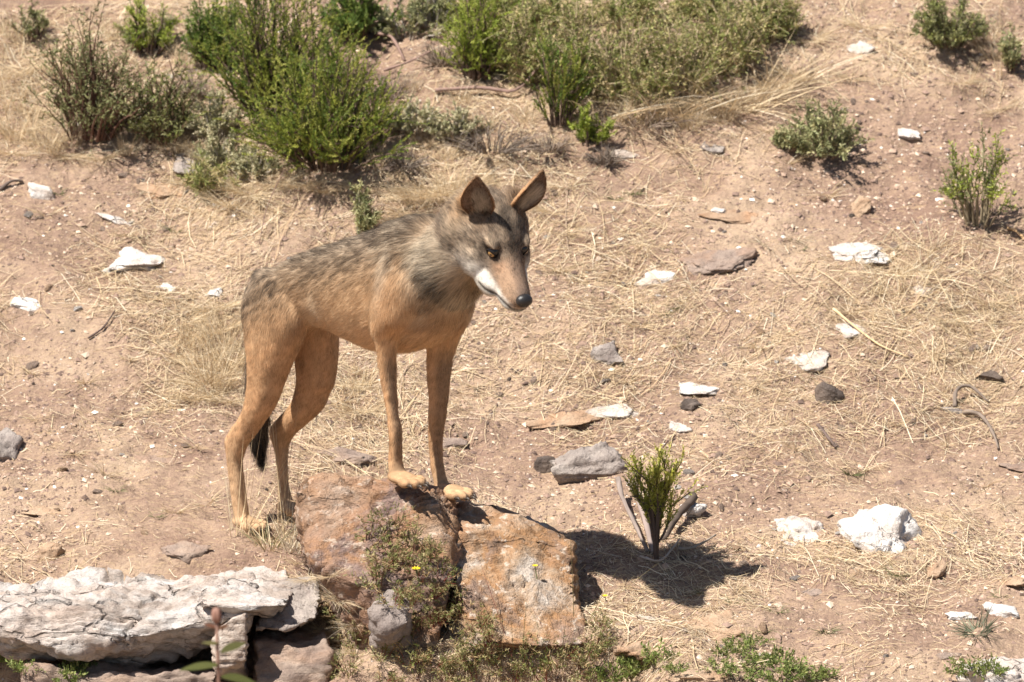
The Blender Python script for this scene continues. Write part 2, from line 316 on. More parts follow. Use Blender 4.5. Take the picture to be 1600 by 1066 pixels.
hull_rock('rock', [at(592, 925, -.47), at(628, 912, -.47), at(648, 940, -.5), at(640, 975, -.52), at(600, 985, -.53), at(575, 955, -.5), (-.33, -.36, -.7), (-.25, -.36, -.7)],
    'grey', 'grey cracked stone under the rust boulder among the weeds', voxel=.006, amp=.016, strata=.012, seed=77)
RK = [  # px, py, w, h, kind, label, height factor, flat
 (202,405,95,55,'quartz','large rounded white quartz rock sunk in straw behind the wolf\'s rump',.42,.5),
 (1345,385,95,42,'quartz','broad flat white quartz rock showing through the upper right slope',.3,.35),
 (1026,432,64,30,'quartz','bright white quartz rock with a green grass sprout below it',.42,.4),
 (1250,818,130,78,'quartz','leaf shaped flat white rock lying beside the biggest white rock',.45,.45),
 (1374,830,136,116,'quartz','biggest jagged white quartz rock on the right of the slope',.6,.6),
 (38,471,52,28,'quartz','white quartz lump with a grey chip beside it',.5,.5),
 (1568,1050,100,70,'quartz','pale pink and white rock at the foot of the slope',.5,.5),
 (1500,960,42,24,'quartz','small white rock beside the dark green tussock',.4,.4),
 (1572,950,55,44,'quartz','bent white rock behind the dark green tussock',.4,.4),
 (1122,327,22,11,'quartz','tiny bright white stone lying on a tan slab',.5,.5),
 (1085,604,60,26,'quartz','pale half buried quartz patch above the small dark clod',.25,.25),
 (335,456,24,22,'quartz','small white stone close behind the wolf\'s rump',.5,.5),
 (266,450,32,22,'quartz','small pinkish white stone in straw near the large white rock',.4,.4),
 (66,298,44,30,'quartz','white flaky stump shaped stone on bare purple soil',.6,.6),
 (176,340,52,12,'quartz','thin white sliver of quartz on the left slope',.5,.5),
 (1062,664,46,20,'quartz','white quartz fragment in straw above the sapling',.3,.3),
 (1325,510,40,28,'quartz','pink white stone crossed by a long straw',.3,.3),
 (1440,452,30,16,'pale','pale stone chip among dry grass of the right slope',.4,.4),
 (1420,205,40,22,'quartz','weathered white stone near the top right of the slope',.3,.3),
 (944,550,60,42,'grey','rounded grey cracked stone in straw right of the wolf',.6,.6),
 (930,718,112,76,'grey','half buried pinkish grey rock behind the sapling',.6,.8),
 (850,724,34,30,'dark','dark crusty clod beside the half buried pinkish rock',.6,.8),
 (870,656,115,26,'tan','thin flat tan flagstone with a shadowed edge',.4,.3),
 (950,640,80,26,'pale','pale flaky flagstone touching the thin tan flagstone',.3,.3),
 (1300,618,42,40,'dark','upright grey brown clod with a dark shadow',.7,.8),
 (1073,632,32,18,'dark','small dark grey clod below the pale quartz patch',.6,.8),
 (8,695,64,56,'grey','grey angular boulder at the left edge with black shade under it',.6,.6),
 (302,253,52,48,'grey','grey flat slab with a dark edge under the grey shrub',.35,.3),
 (245,290,112,34,'tan','smooth tan flagstone half covered by dry grass',.3,.25),
 (1110,402,110,56,'schist','brown ridge of bedrock on the bare middle slope',.35,.4),
 (1150,332,92,26,'tan','tan slab carrying a tiny bright white stone',.35,.3),
 (1345,74,44,26,'pale','pinkish angular stone near the top of the slope',.6,.6),
 (1342,318,34,32,'tan','rounded tan cobble on bare soil',.6,.7),
 (1262,556,66,36,'pale','flat pinkish slab near the grey brown clod',.3,.3),
 (532,706,84,40,'schist','brown slate slab lying between the wolf\'s hind and front legs',.4,.4),
 (240,714,92,22,'schist','flat brown slate with a dark overhang on the left slope',.4,.3),
 (62,792,92,24,'tan','thin tan flagstone above the pale ledge',.25,.25),
 (78,860,42,30,'tan','orange tinted angular stone above the pale ledge',.6,.6),
 (288,861,70,30,'schist','blocky brown slate resting behind the pale ledge',.5,.5),
 (1592,728,60,22,'schist','flat grey brown slate at the right edge of the slope',.4,.3),
 (1548,587,46,20,'dark','dark weathered clod among straw on the right slope',.5,.6),
 (1484,640,38,13,'grey','small pale grey stone beside the curved root',.5,.5),
 (92,905,70,14,'schist','thin slate flake lying on the pale ledge',.5,.3),
 (1460,885,26,44,'tan','upright tan stone shard right of the biggest white rock',.35,.4),
 (1585,905,40,34,'tan','reddish flat stone at the right edge of the slope',.3,.4),
 (1265,925,50,22,'schist','long brown slate shard on bare soil below the flat white rock',.4,.4),
 (1480,1022,44,12,'schist','straight thin slate lying near the foot of the slope',.5,.3),
 (690,690,60,22,'schist','dark brown slate behind the front legs',.4,.4),
 (1115,228,44,16,'grey','small grey slab below the straw thicket',.35,.3),
 (970,240,50,14,'pale','pale flat stone beside the shaded sprig',.3,.3),
 (1090,1055,110,30,'tan','pale orange rock at the foot of the green herbs',.5,.4),
 (1010,965,60,20,'pale','small pale stones bedded right of the boulder',.4,.4),
]
for k, (px, py, wp, hp, kind, lab, hg, fl) in enumerate(RK):
    rock({'dark': 'earth_clod'}.get(kind, 'rock' if wp > 45 else 'stone'), px, py, wp, hp, kind, lab, 100+k, hg, 5 if wp > 80 else 4, random.Random(k).uniform(-.3, .3), fl, .5 if kind == 'dark' else .62,
         rough=.11 if kind == 'dark' else .17, cat_='clod' if kind == 'dark' else 'rock')
# small stones one can pick out singly: shared meshes
rs = np.random.RandomState(7); CH = {}
for kind in ('schist', 'tan', 'quartz', 'dark', 'grey'):
    CH[kind] = []
    for k in range(4):
        V, F = chisel(300+k+len(kind)*7, 2, (1, rs.uniform(.5, .8), rs.uniform(.25, .5)), 10, .08)
        me = mesh_np('stone_chip', V, F, smooth=False); me.materials.append(M[kind]); CH[kind].append(me)
SM = {'schist': ('stone_chip', 'small flat brown stone chip lying on the dry slope', 'small brown stone chips', 95, (5, 15)), 'tan': ('stone_chip', 'small tan orange stone chip lying on the dry slope', 'small tan stone chips', 60, (5, 14)),
      'quartz': ('quartz_pebble', 'small white quartz pebble lying on the dry slope', 'small white quartz pebbles', 55, (3, 9)), 'dark': ('dropping', 'small dark brown dropping or clod on the dry slope', 'small dark clods', 30, (4, 8)),
      'grey': ('stone_chip', 'small grey stone chip lying on the dry slope', 'small grey stone chips', 45, (5, 13))}
for kind, (nm, lab, grp, n, (a, b)) in SM.items():
    for k in range(n):
        px, py = rs.uniform(5, 1595), rs.uniform(60, 1060)
        if 440 < px < 960 and py > 730 or px < 510 and py > 870: continue
        if py < 240 and 350 < px < 1200: continue
        p = hit(px, py); s = rs.uniform(a, b)*(.7 if rs.rand() < .6 else 1.)/640
        o = obj(nm, CH[kind][k % 4], loc=p+np.array([0, 0, s*.12])); o.scale = (s, s, s); e = place_rot(p, rs.uniform(0, 6.28)); o.rotation_euler = (e.x+rs.normal(0, .15), e.y+rs.normal(0, .15), e.z)
        tag(o, lab.replace('on the dry slope', '').replace('lying', '').strip()+' '+near(px, py), 'clod' if kind == 'dark' else 'stone', grp)
# gravel and earth crumbs
def crumbs(n, seed):
    r = np.random.RandomState(seed); x = r.uniform(-1.45, 1.45, n*2); y = r.uniform(-1.2, 2.5, n*2)
    keep = fbm(xy3(x*2.3, y*2.3), 91, 3)+r.normal(0, .5, n*2) > -.25; x, y = x[keep][:n], y[keep][:n]; n = len(x)
    B = np.array([[1, 0, 0], [-1, 0, 0], [0, 1, 0], [0, -1, 0], [0, 0, 1], [0, 0, -1.]]); T = np.array([[0, 2, 4], [2, 1, 4], [1, 3, 4], [3, 0, 4], [2, 0, 5], [1, 2, 5], [3, 1, 5], [0, 3, 5]])
    s = np.exp(r.normal(-5.5, .52, n)).clip(0, .016); V = B[None]*r.uniform(.5, 1.1, (n, 6, 1))*s[:, None, None]*np.stack([np.ones(n), r.uniform(.5, 1, n), r.uniform(.25, .6, n)], -1)[:, None]
    a = r.uniform(0, 6.28, n); c, q = np.cos(a), np.sin(a); X = V[..., 0]*c[:, None]-V[..., 1]*q[:, None]; Y = V[..., 0]*q[:, None]+V[..., 1]*c[:, None]
    Z = V[..., 2]+Y*.35; P = np.stack([x, y, h(x, y)+s*.1], -1); V = np.stack([X, Y, Z], -1)+P[:, None]
    pal = np.array([[.27, .185, .145], [.4, .28, .21], [.16, .11, .09], [.55, .43, .33], [.7, .64, .58]]); ci = r.choice(5, n, p=[.34, .31, .2, .13, .02])
    return V.reshape(-1, 3), [(T[None]+np.arange(n)[:, None, None]*6).reshape(-1, 3)], rep(pal[ci]*r.uniform(.8, 1.15, (n, 1)), 6)
V, F, c = crumbs(62000, 5)
tag(obj('gravel', mesh_np('gravel', V, F, c, smooth=False), M['earth']), 'brown gravel and earth crumbs scattered over the slope', 'gravel', kind='stuff')
# ------------------------------------------------------------------ the wolf
TH = math.radians(50); WA = np.array([-.4, 0, 0])
WF = np.array([math.cos(TH), -math.sin(TH), 0]); WR = np.array([-math.sin(TH), -math.cos(TH), 0]); WZ = np.array([0, 0, 1.])
PXM = LENS/36*1600/DIST
def sag(px, py, w=0.):
    d = ray(px, py); return CAMP+d*((w-(CAMP-WA)@WR)/(d@WR))
def uwz(P): Q = P-WA; return np.stack([Q@WF, Q@WR, Q[..., 2]], -1)
def ringv(c, a, b, n=28, e=2.2):
    t = np.linspace(0, 2*np.pi, n, endpoint=False); ct, st = np.cos(t), np.sin(t)
    x = np.sign(ct)*np.abs(ct)**(2/e); y = np.sign(st)*np.abs(st)**(2/e)
    return c+x[:, None]*a+y[:, None]*b
def smooth_rows(A, k=3):
    A = np.asarray(A, float); t = np.arange(len(A)); q = np.linspace(0, len(A)-1, (len(A)-1)*k+1); out = np.empty((len(q),)+A.shape[1:])
    i = np.clip(q.astype(int), 0, len(A)-2); f = (q-i).reshape((-1,)+(1,)*(A.ndim-1))
    p0, p1, p2, p3 = A[np.maximum(i-1, 0)], A[i], A[i+1], A[np.minimum(i+2, len(A)-1)]
    return .5*(2*p1+(p2-p0)*f+(2*p0-5*p1+4*p2-p3)*f**2+(3*p1-p0-3*p2+p3)*f**3)
def loft(rings):
    R = smooth_rows(np.array(rings)); m, n = R.shape[:2]; V = np.concatenate([R.reshape(-1, 3), R[0].mean(0)[None], R[-1].mean(0)[None]])
    i = np.arange(m-1)[:, None]*n; j = np.arange(n)[None]; k = (j+1) % n; F = np.stack([i+j, i+k, i+n+k, i+n+j], -1).reshape(-1, 4)
    jj = np.arange(n); kk = (jj+1) % n; e = (m-1)*n; T = np.concatenate([np.stack([kk, jj, jj*0+m*n], -1), np.stack([e+jj, e+kk, jj*0+m*n+1], -1)])
    return V, F, T
parts = []      # (part id, V, quads, tris): 0 trunk 1 neck 2 head 3 leg 4 tail
def ellip(pid, c, a, b, d):
    V, F = ICO[3]; parts.append((pid, c+V[:, :1]*a+V[:, 1:2]*b+V[:, 2:]*d, np.zeros((0, 4), int), F))
# trunk stations: px, py of the back, py of the belly, half width
TS = [(413, 466, 520, .035), (420, 446, 540, .062), (430, 428, 548, .078), (447, 410, 548, .09), (470, 397, 528, .09), (500, 386, 513, .084), (535, 374, 525, .089), (570, 364, 542, .102),
      (600, 354, 553, .112), (628, 341, 555, .112), (650, 333, 553, .106), (672, 338, 545, .098), (690, 360, 533, .086), (704, 395, 515, .066), (712, 425, 495, .04)]
rr = []
for px, a, b, hw in TS:
    t, q = sag(px, a+4), sag(px, b-5); hw *= .95
    c = (t+q)/2; rr.append(ringv(c, (t-q)/2, WR*hw, 32, 2.15))
parts.append((0,)+loft(rr))
tops = np.array([uwz(sag(p[0], p[1])) for p in TS])
# head pose (fitted to the eyes, nose, mouth and ears)
HY, HP, HRO = math.radians(62), math.radians(43), math.radians(.8); HS = 1.0
hf = np.array([math.cos(HY), -math.sin(HY), 0]); hr = np.array([-math.sin(HY), -math.cos(HY), 0])
hx = hf*math.cos(HP)-WZ*math.sin(HP); hz = WZ*math.cos(HP)+hf*math.sin(HP); hy = hr*math.cos(HRO)+hz*math.sin(HRO); hz = hz*math.cos(HRO)-hr*math.sin(HRO)
HO = np.array([-.022, -(.378/math.cos(TH))*math.sin(TH), .318])
def H(x, y, z): return HO+HS*(hx*x+hy*y+hz*z)
def toh(P): Q = (P-HO)/HS; return np.stack([Q@hx, Q@hy, Q@hz], -1)
HR = [(.158, -.012, -.038, .014), (.150, .003, -.052, .024), (.132, .009, -.061, .030), (.105, .013, -.066, .034), (.078, .018, -.071, .038), (.055, .024, -.077, .043), (.036, .034, -.083, .050),
      (.016, .048, -.088, .060), (-.012, .060, -.092, .072), (-.045, .067, -.096, .083), (-.08, .061, -.098, .087), (-.115, .038, -.094, .08), (-.15, .0, -.08, .06)]
rr = []
for x, a, b, hw in HR:
    n = 32; t = np.linspace(0, 2*np.pi, n, endpoint=False); ct, st = np.cos(t), np.sin(t); e = 2.25
    zz = np.sign(ct)*np.abs(ct)**(2/e); yy = np.sign(st)*np.abs(st)**(2/e); zz2 = (a+b)/2+zz*(a-b)/2
    nar = 1-.22*np.maximum(zz, 0)**1.5-.18*np.maximum(-zz, 0)**1.5      # narrower on top and under the jaw
    rr.append(H(x, 0, 0)+HS*(hy*(yy*hw*nar)[:, None]+hz*zz2[:, None]))
parts.append((2,)+loft(rr))
for s in (1, -1):
    ellip(2, H(.0, s*.043, .033), hx*.032, hy*.016, hz*.007)            # brow
    ellip(2, H(-.025, s*.058, -.045), hx*.065, hy*.026, hz*.045)          # cheek
    ellip(2, H(.095, s*.021, -.040), hx*.055, hy*.017, hz*.021)            # lips
    ellip(2, H(-.085, s*.062, -.045), hx*.055, hy*.03, hz*.05)           # ruff
    ellip(2, H(.03, s*.038, -.056), hx*.066, hy*.026, hz*.031)           # jaw
    ellip(2, H(-.10, s*.052, .034), hx*.024, hy*.028, hz*.022)            # ear root
ellip(2, H(.12, 0, -.05), hx*.03, hy*.017, hz*.011)                      # chin
# neck
n0, n3 = (sag(640, 338)+sag(652, 535))/2, H(-.10, 0, -.012)
nk = [(n0, .15, .10), (sag(682, 424), .108, .088), (sag(712, 408), .092, .082), (n3, .074, .076), (H(-.06, 0, -.01), .07, .075)]
cs = np.array([k[0] for k in nk]); tg = norm(np.gradient(cs, axis=0))
rr = [ringv(c, norm(np.cross(t, np.cross(WZ, t)))*rv, norm(np.cross(WZ, t))*rl, 32) for (c, rv, rl), t in zip(nk, tg)]
parts.append((1,)+loft(rr))
# legs: py, left px, right px, half thickness across, plane
def leg(rows, w0):
    rr = []
    for py, l, r_, rw, ww in rows:
        sk = 3.6*float(sstep(480, 560, py)); l, r_ = l+sk, r_-sk
        c = sag((l+r_)/2, py, ww); half = (r_-l)/2/PXM; rw = min(rw, half/.766*.8); ru = math.sqrt(max(half**2-(rw*.766)**2, 1e-6))/.643
        rr.append(ringv(c, WF*ru, WR*rw, 24))
    parts.append((3,)+loft(rr))
NH = [(425, 402, 468, .04, .045), (450, 388, 480, .05, .05), (475, 380, 486, .055, .055), (500, 378, 484, .055, .06), (532, 379, 474, .052, .065), (564, 381, 462, .046, .068), (596, 382, 450, .04, .07), (628, 379, 437, .033, .072), (643, 375, 428, .03, .073),
      (659, 367, 416, .026, .074), (675, 356, 405, .023, .075), (691, 347, 393, .021, .075), (707, 349, 386, .019, .075), (723, 351, 383, .018, .075), (755, 355, 386, .018, .075), (787, 359, 390, .019, .075), (806, 361, 394, .021, .075), (817, 363, 398, .02, .075)]
FH = [(450, 455, 530, .045, -.045), (475, 452, 531, .05, -.05), (500, 452, 532, .055, -.058), (532, 453, 532, .05, -.064), (564, 456, 532, .046, -.067), (596, 459, 527, .04, -.07), (612, 457, 519, .036, -.071), (628, 453, 513, .033, -.072), (643, 444, 502, .03, -.072),
      (659, 429, 484, .026, -.072), (675, 417, 466, .023, -.072), (691, 421, 457, .021, -.072), (707, 426, 454, .019, -.072), (723, 428, 453, .018, -.072), (755, 431, 455, .018, -.072), (774, 433, 459, .019, -.072), (793, 436, 463, .02, -.072)]
NFR = [(400, 600, 660, .03, .055), (430, 588, 664, .042, .065), (460, 582, 664, .046, .07), (490, 580, 652, .045, .075), (510, 580, 636, .041, .077), (524, 582, 626, .036, .078), (548, 586, 623, .029, .078), (580, 589, 623, .025, .078), (612, 594, 625, .022, .078), (643, 599, 627, .0195, .078),
       (669, 603, 631, .0195, .078), (691, 605, 632, .019, .078), (717, 604, 632, .019, .078), (732, 604, 635, .021, .078), (744, 605, 640, .022, .078)]
FFR = [(430, 655, 725, .04, -.065), (460, 655, 738, .045, -.07), (490, 657, 735, .045, -.075), (520, 660, 722, .04, -.077), (541, 663, 715, .035, -.078), (564, 664, 710, .031, -.078), (596, 664, 707, .028, -.078), (628, 666, 704, .025, -.078), (659, 666, 699, .022, -.078),
       (691, 667, 695, .0195, -.078), (723, 669, 696, .019, -.078), (746, 673, 701, .021, -.078), (760, 675, 706, .022, -.078)]
for rows in (NH, FH, NFR, FFR): leg(rows, 0)
paws = [(sag(384, 815, .075), .045), (sag(452, 791, -.072), .045), (sag(629, 746, .078), .05), (sag(703, 765, -.078), .052)]
claws = []
for c, L in paws:
    ellip(3, c-WZ*.002, WF*L*.95, WR*.027, WZ*.0155)
    for k, (a, b) in enumerate(((.022, .028), (.039, .0100), (.039, -.0100), (.022, -.028))):
        t = c+WF*(a+L*.25)+WR*b*.9-WZ*.004; ellip(3, t, WF*.021, WR*.0092, WZ*.0125)
        claws.append(t+WF*.019-WZ*.004)
# tail
tl = [(sag(418, 462), .024), (sag(410, 490), .026), (sag(406, 540), .026), (sag(403, 590), .027), (sag(402, 640), .026), (sag(403, 672), .022), (sag(405, 700), .015), (sag(408, 718), .006)]
cs = np.array([k[0] for k in tl]); tg = norm(np.gradient(cs, axis=0))
rr = [ringv(c, norm(np.cross(t, WR))*r_, WR*r_, 16, 2) for (c, r_), t in zip(tl, tg)]
parts.append((4,)+loft(rr))
# one skin over everything
bm_V = np.concatenate([p[1] for p in parts]); pid = np.concatenate([np.full(len(p[1]), p[0]) for p in parts]); off = np.cumsum([0]+[len(p[1]) for p in parts])
bm = bmesh.new(); vs = [bm.verts.new(v) for v in bm_V]
for p, o_ in zip(parts, off):
    for f in list(p[2])+list(p[3]): bm.faces.new([vs[q+o_] for q in f])
bmesh.ops.recalc_face_normals(bm, faces=bm.faces); me = bpy.data.meshes.new('tmp'); bm.to_mesh(me); bm.free()
V, F = remesh(me, .0042, 3); F = F[0]
kd = kdtree.KDTree(len(bm_V))
for q, v in enumerate(bm_V): kd.insert(v, q)
kd.balance(); part = np.array([pid[kd.find(v)[1]] for v in V])
hc = toh(V)
E_ = np.concatenate([F[:, [0, 1]], F[:, [1, 2]], F[:, [2, 3]], F[:, [3, 0]]])
deg = np.bincount(E_.ravel(), minlength=len(V)).astype(float)
def lap(A, it):
    A = np.asarray(A, float).copy(); one = A.ndim == 1; A = A[:, None] if one else A
    for _ in range(it):
        S = np.stack([np.bincount(E_[:, 0], A[E_[:, 1], c], len(V))+np.bincount(E_[:, 1], A[E_[:, 0], c], len(V)) for c in range(A.shape[1])], 1)
        A = .4*A+.6*S/deg[:, None]
    return A[:, 0] if one else A
sw = lap(((part != 2)&(uwz(V)[:, 2] > -.14)&(part != 4))*1., 10)[:, None]; V = V*(1-sw)+lap(V, 22)*sw; sh = lap((part == 2)*1., 3)[:, None]*.8; V = V*(1-sh)+lap(V, 7)*sh; hc = toh(V)
# eye sockets, mouth line
for s in (1, -1):
    e = np.array([.026, s*.0445, .0165]); d = np.linalg.norm((hc-e)*np.array([1, 1, 1.3]), axis=1); V -= (hy*s*.8+hx*.6)*(.0075*np.exp(-(d/.0135)**2))[:, None]
mline = lambda x: -.036-.022*sstep(.15, .05, x)
md = np.abs(hc[:, 2]-mline(hc[:, 0])); mm = (part == 2)*sstep(.048, .058, hc[:, 0])*np.exp(-(md/.0035)**2); N = vnormals(V, F); V -= N*(mm*.0035)[:, None]
U = uwz(V); aw = np.abs(U[:, 1]); N = vnormals(V, F)
# ---- coat: colour, hair direction and length by place on the body
TAN, RUF, PALE, GREY, BLK, CRM, WHT = [np.array(c) for c in ((.58, .375, .215), (.53, .315, .17), (.84, .71, .54), (.34, .27, .21), (.018, .015, .014), (.82, .66, .47), (.76, .7, .62))]
C_ = np.tile(TAN, (len(V), 1)); dark = np.zeros(len(V)); ln = np.full(len(V), .024); D_ = np.zeros((len(V), 3))
def mixc(wt, c):
    global C_
    C_ = C_*(1-wt[:, None])+np.asarray(c)*wt[:, None]
ztop = np.interp(U[:, 0], tops[:, 0], tops[:, 2]); dt = ztop-U[:, 2]
body = (part == 0)|(part == 1)
bw = lap((body|((part == 3)&(U[:, 2] > -.02)))*1., 8)
mixc(bw*sstep(.17, .0, dt)*.8*sstep(.42, .25, U[:, 0]), (.38, .30, .23)); dark += bw*sstep(.3, .08, dt)*.35+bw*sstep(.17, .02, dt)*.75*sstep(.4, .27, U[:, 0])*(.35+.65*sstep(-.3, -.12, U[:, 0]))
low = (part == 3)*1.; zl = U[:, 2]
mixc(low*sstep(.1, -.12, zl), RUF); mixc(low*sstep(-.2, -.42, zl)*.6, (.56, .385, .24))
C_ = C_*(1+(low*.16*fbm(V*np.array([60, 60, 26]), 141, 3)))[:, None]
mixc((part == 0)*sstep(-.0, -.08, zl)*sstep(.1, -.1, U[:, 0])*.4, CRM)
mixc((part == 1)*.55, (.66, .52, .36)); dark += (part == 1)*.25
def blob(px, py, ww, ru, rw, rz, col, amt, d=None):
    """a coat mark at a place on the near side, mirrored on the far side"""
    global dark
    c = uwz(sag(px, py, ww)); e = ((U[:, 0]-c[0])/ru)**2+((aw-abs(ww))/rw)**2+((U[:, 2]-c[2])/rz)**2; g = np.exp(-e**1.5)*amt
    if d is not None: dark = np.maximum(dark*(1-g), g*d) if d else dark*(1-g)
    else: mixc(g, col)
blob(660, 400, .09, .06, .06, .1, PALE, .9); blob(690, 395, .09, .07, .06, .08, PALE, .6); blob(665, 440, .09, .05, .06, .05, PALE, .35)
blob(594, 425, .11, .022, .05, .075, PALE, .8); blob(606, 400, .1, .014, .05, .05, BLK, .5); blob(486, 480, .085, .026, .05, .035, CRM, .85); blob(473, 520, .08, .016, .05, .06, CRM, .8); blob(500, 478, .085, .014, .05, .03, (.25, .16, .1), .6)
blob(670, 436, .085, .022, .045, .03, BLK, .75); blob(680, 460, .08, .024, .045, .03, BLK, .95); blob(692, 488, .07, .028, .045, .032, BLK, .95); blob(662, 486, .085, .035, .035, .016, BLK, .8); blob(650, 510, .07, .04, .05, .02, (.2, .12, .08), .6)
blob(735, 492, .03, .05, .05, .022, BLK, .8); blob(716, 466, .02, .045, .04, .045, PALE, .85); blob(640, 500, .09, .03, .04, .02, CRM, .5)
blob(612, 345, .03, .09, .09, .05, BLK, .35); blob(648, 350, .05, .05, .07, .06, BLK, .3)
blob(545, 475, .1, .2, .1, .09, TAN*1.1, .5); blob(610, 470, .1, .06, .08, .1, RUF, .6); blob(440, 480, .1, .1, .08, .12, (.58, .36, .2), .6)
# dark stripe down the front of the forelegs
fl = low*sstep(.0, .1, U[:, 0])*sstep(-.36, -.26, zl)*sstep(.05, -.02, zl); mixc(fl*sstep(.45, .9, (N@WF))*.5, (.13, .1, .08))
mixc((part == 4)*.8, (.22, .16, .12)); dark += (part == 4)*.6; mixc((part == 4)*sstep(-.2, -.32, zl), BLK)
hd = part == 2; X, Y, Z = hc.T; aY = np.abs(Y)
hm = lap(hd*1., 2)
def hmix(w_, c): mixc(np.clip(w_*hm, 0, 1), c)
def hb(x, y, z, rx, ry, rz): return np.exp(-(((X-x)/rx)**2+((aY-y)/ry)**2+((Z-z)/rz)**2)**1.3)
hn = fbm(np.stack([X*70, Y*190, Z*190], 1), 131, 3)
hmix(np.ones(len(V)), (.25, .185, .135)); dark = dark*(1-hm)+hm*.75
hmix(hb(-.02, .07, -.02, .045, .03, .035)*.8, (.44, .34, .245)); hmix(hb(-.075, .08, -.02, .03, .03, .05)*.7, (.5, .385, .27))
hmix(sstep(.03, .075, X)*.95, (.42, .275, .18)); hmix(sstep(.035, .07, X)*sstep(.017, .008, aY)*sstep(-.005, .008, Z)*.75, (.2, .135, .1)); hmix(sstep(.105, .15, X)*sstep(-.02, .01, Z)*.8, (.13, .095, .08))
hmix(hb(.055, .03, .004, .022, .014, .016)*.6, (.5, .3, .185))
wh = sstep(-.02, -.034, Z+.004*hn)*sstep(.0, .05, X); hmix(wh*.95, WHT); hmix(hb(.03, .055, -.055, .05, .035, .03)*np.clip(.95+.3*hn, 0, 1), WHT); hmix(sstep(-.05, -.07, Z)*sstep(-.06, .0, X)*.8, (.66, .58, .48))
hmix(hb(.012, .055, -.004, .016, .015, .008)*.8, (.08, .065, .055)); hmix(hb(.04, .032, .012, .012, .01, .012)*.8, (.06, .048, .04)); hmix(hb(.03, .028, .03, .016, .014, .014)*.25, (.14, .105, .085))
hmix(hb(.008, .046, .034, .012, .014, .007)*.75, (.55, .41, .28)); hmix(hb(-.06, .055, .06, .03, .03, .035)*.85, RUF*.8); hmix(hb(-.095, .075, .03, .03, .03, .05)*.7, (.5, .29, .14))
hmix(hb(-.01, 0, .055, .06, .006, .03)*.85, (.05, .04, .035)); hmix(hb(-.02, .018, .06, .05, .006, .03)*.45, (.45, .34, .24))
whiteh = np.clip(wh+hb(.03, .055, -.055, .05, .035, .03), 0, 1)*hm; dark *= 1-whiteh
dark *= 1-hm*sstep(.05, .09, X)*.6
for s in (1, -1):
    e = np.array([.026, .0445, .0165]); dx, dz = X-e[0], Z-e[2]; a = .2; p_ = dx*math.cos(a)-dz*math.sin(a); q_ = dx*math.sin(a)+dz*math.cos(a)
    g = np.exp(-(((p_+.001)/.0165)**2+(q_/.0095)**2+((aY-.0445)/.02)**2)**2); hmix(g*.5, (.012, .01, .01))
lips = lap(mm, 1); hmix(np.clip(lips*1.6, 0, 1), (.012, .01, .01))
noseg = hb(.158, 0, -.006, .014, .02, .02); hmix(noseg, (.02, .018, .018))
# direction and length
D_[part == 0] = -WF*.82-WZ*.5; D_[part == 1] = -WF*.62-WZ*.7; D_[part == 3] = -WZ*.95-WF*.2; D_[part == 4] = -WZ
D_[hd] = -hx*.95-hz*.15; D_ += (N@WR)[:, None]*0; D_[body] += (sstep(.06, .0, dt)[:, None]*WZ*.45)[body]
ln[part == 1] = .036; ln = np.where(body, ln+sstep(.12, 0, dt)*.012, ln); ln[part == 3] = .0085+.0125*sstep(-.1, .06, zl[part == 3]); ln[part == 4] = .045
ln[hd] = np.interp(X[hd], [-.14, -.08, -.03, .03, .07, .15], [.034, .028, .017, .0095, .0065, .0045]); 
for c, L in paws: ln = np.where(np.linalg.norm((V-c)*np.array([1, 1, 1.6]), axis=1) < .07, .004, ln); mixc(np.exp(-(np.linalg.norm((V-c)*np.array([1, 1, 1.5]), axis=1)/.06)**4)*.5, (.46, .3, .175))
D_ = lap(D_, 12); ln = lap(ln, 4); C_ = lap(C_, 2)
noh = np.zeros(len(V))
for s in (1, -1): noh += np.linalg.norm(hc-np.array([.03, s*.046, .0165]), axis=1) < .0125
noh += noseg > .35
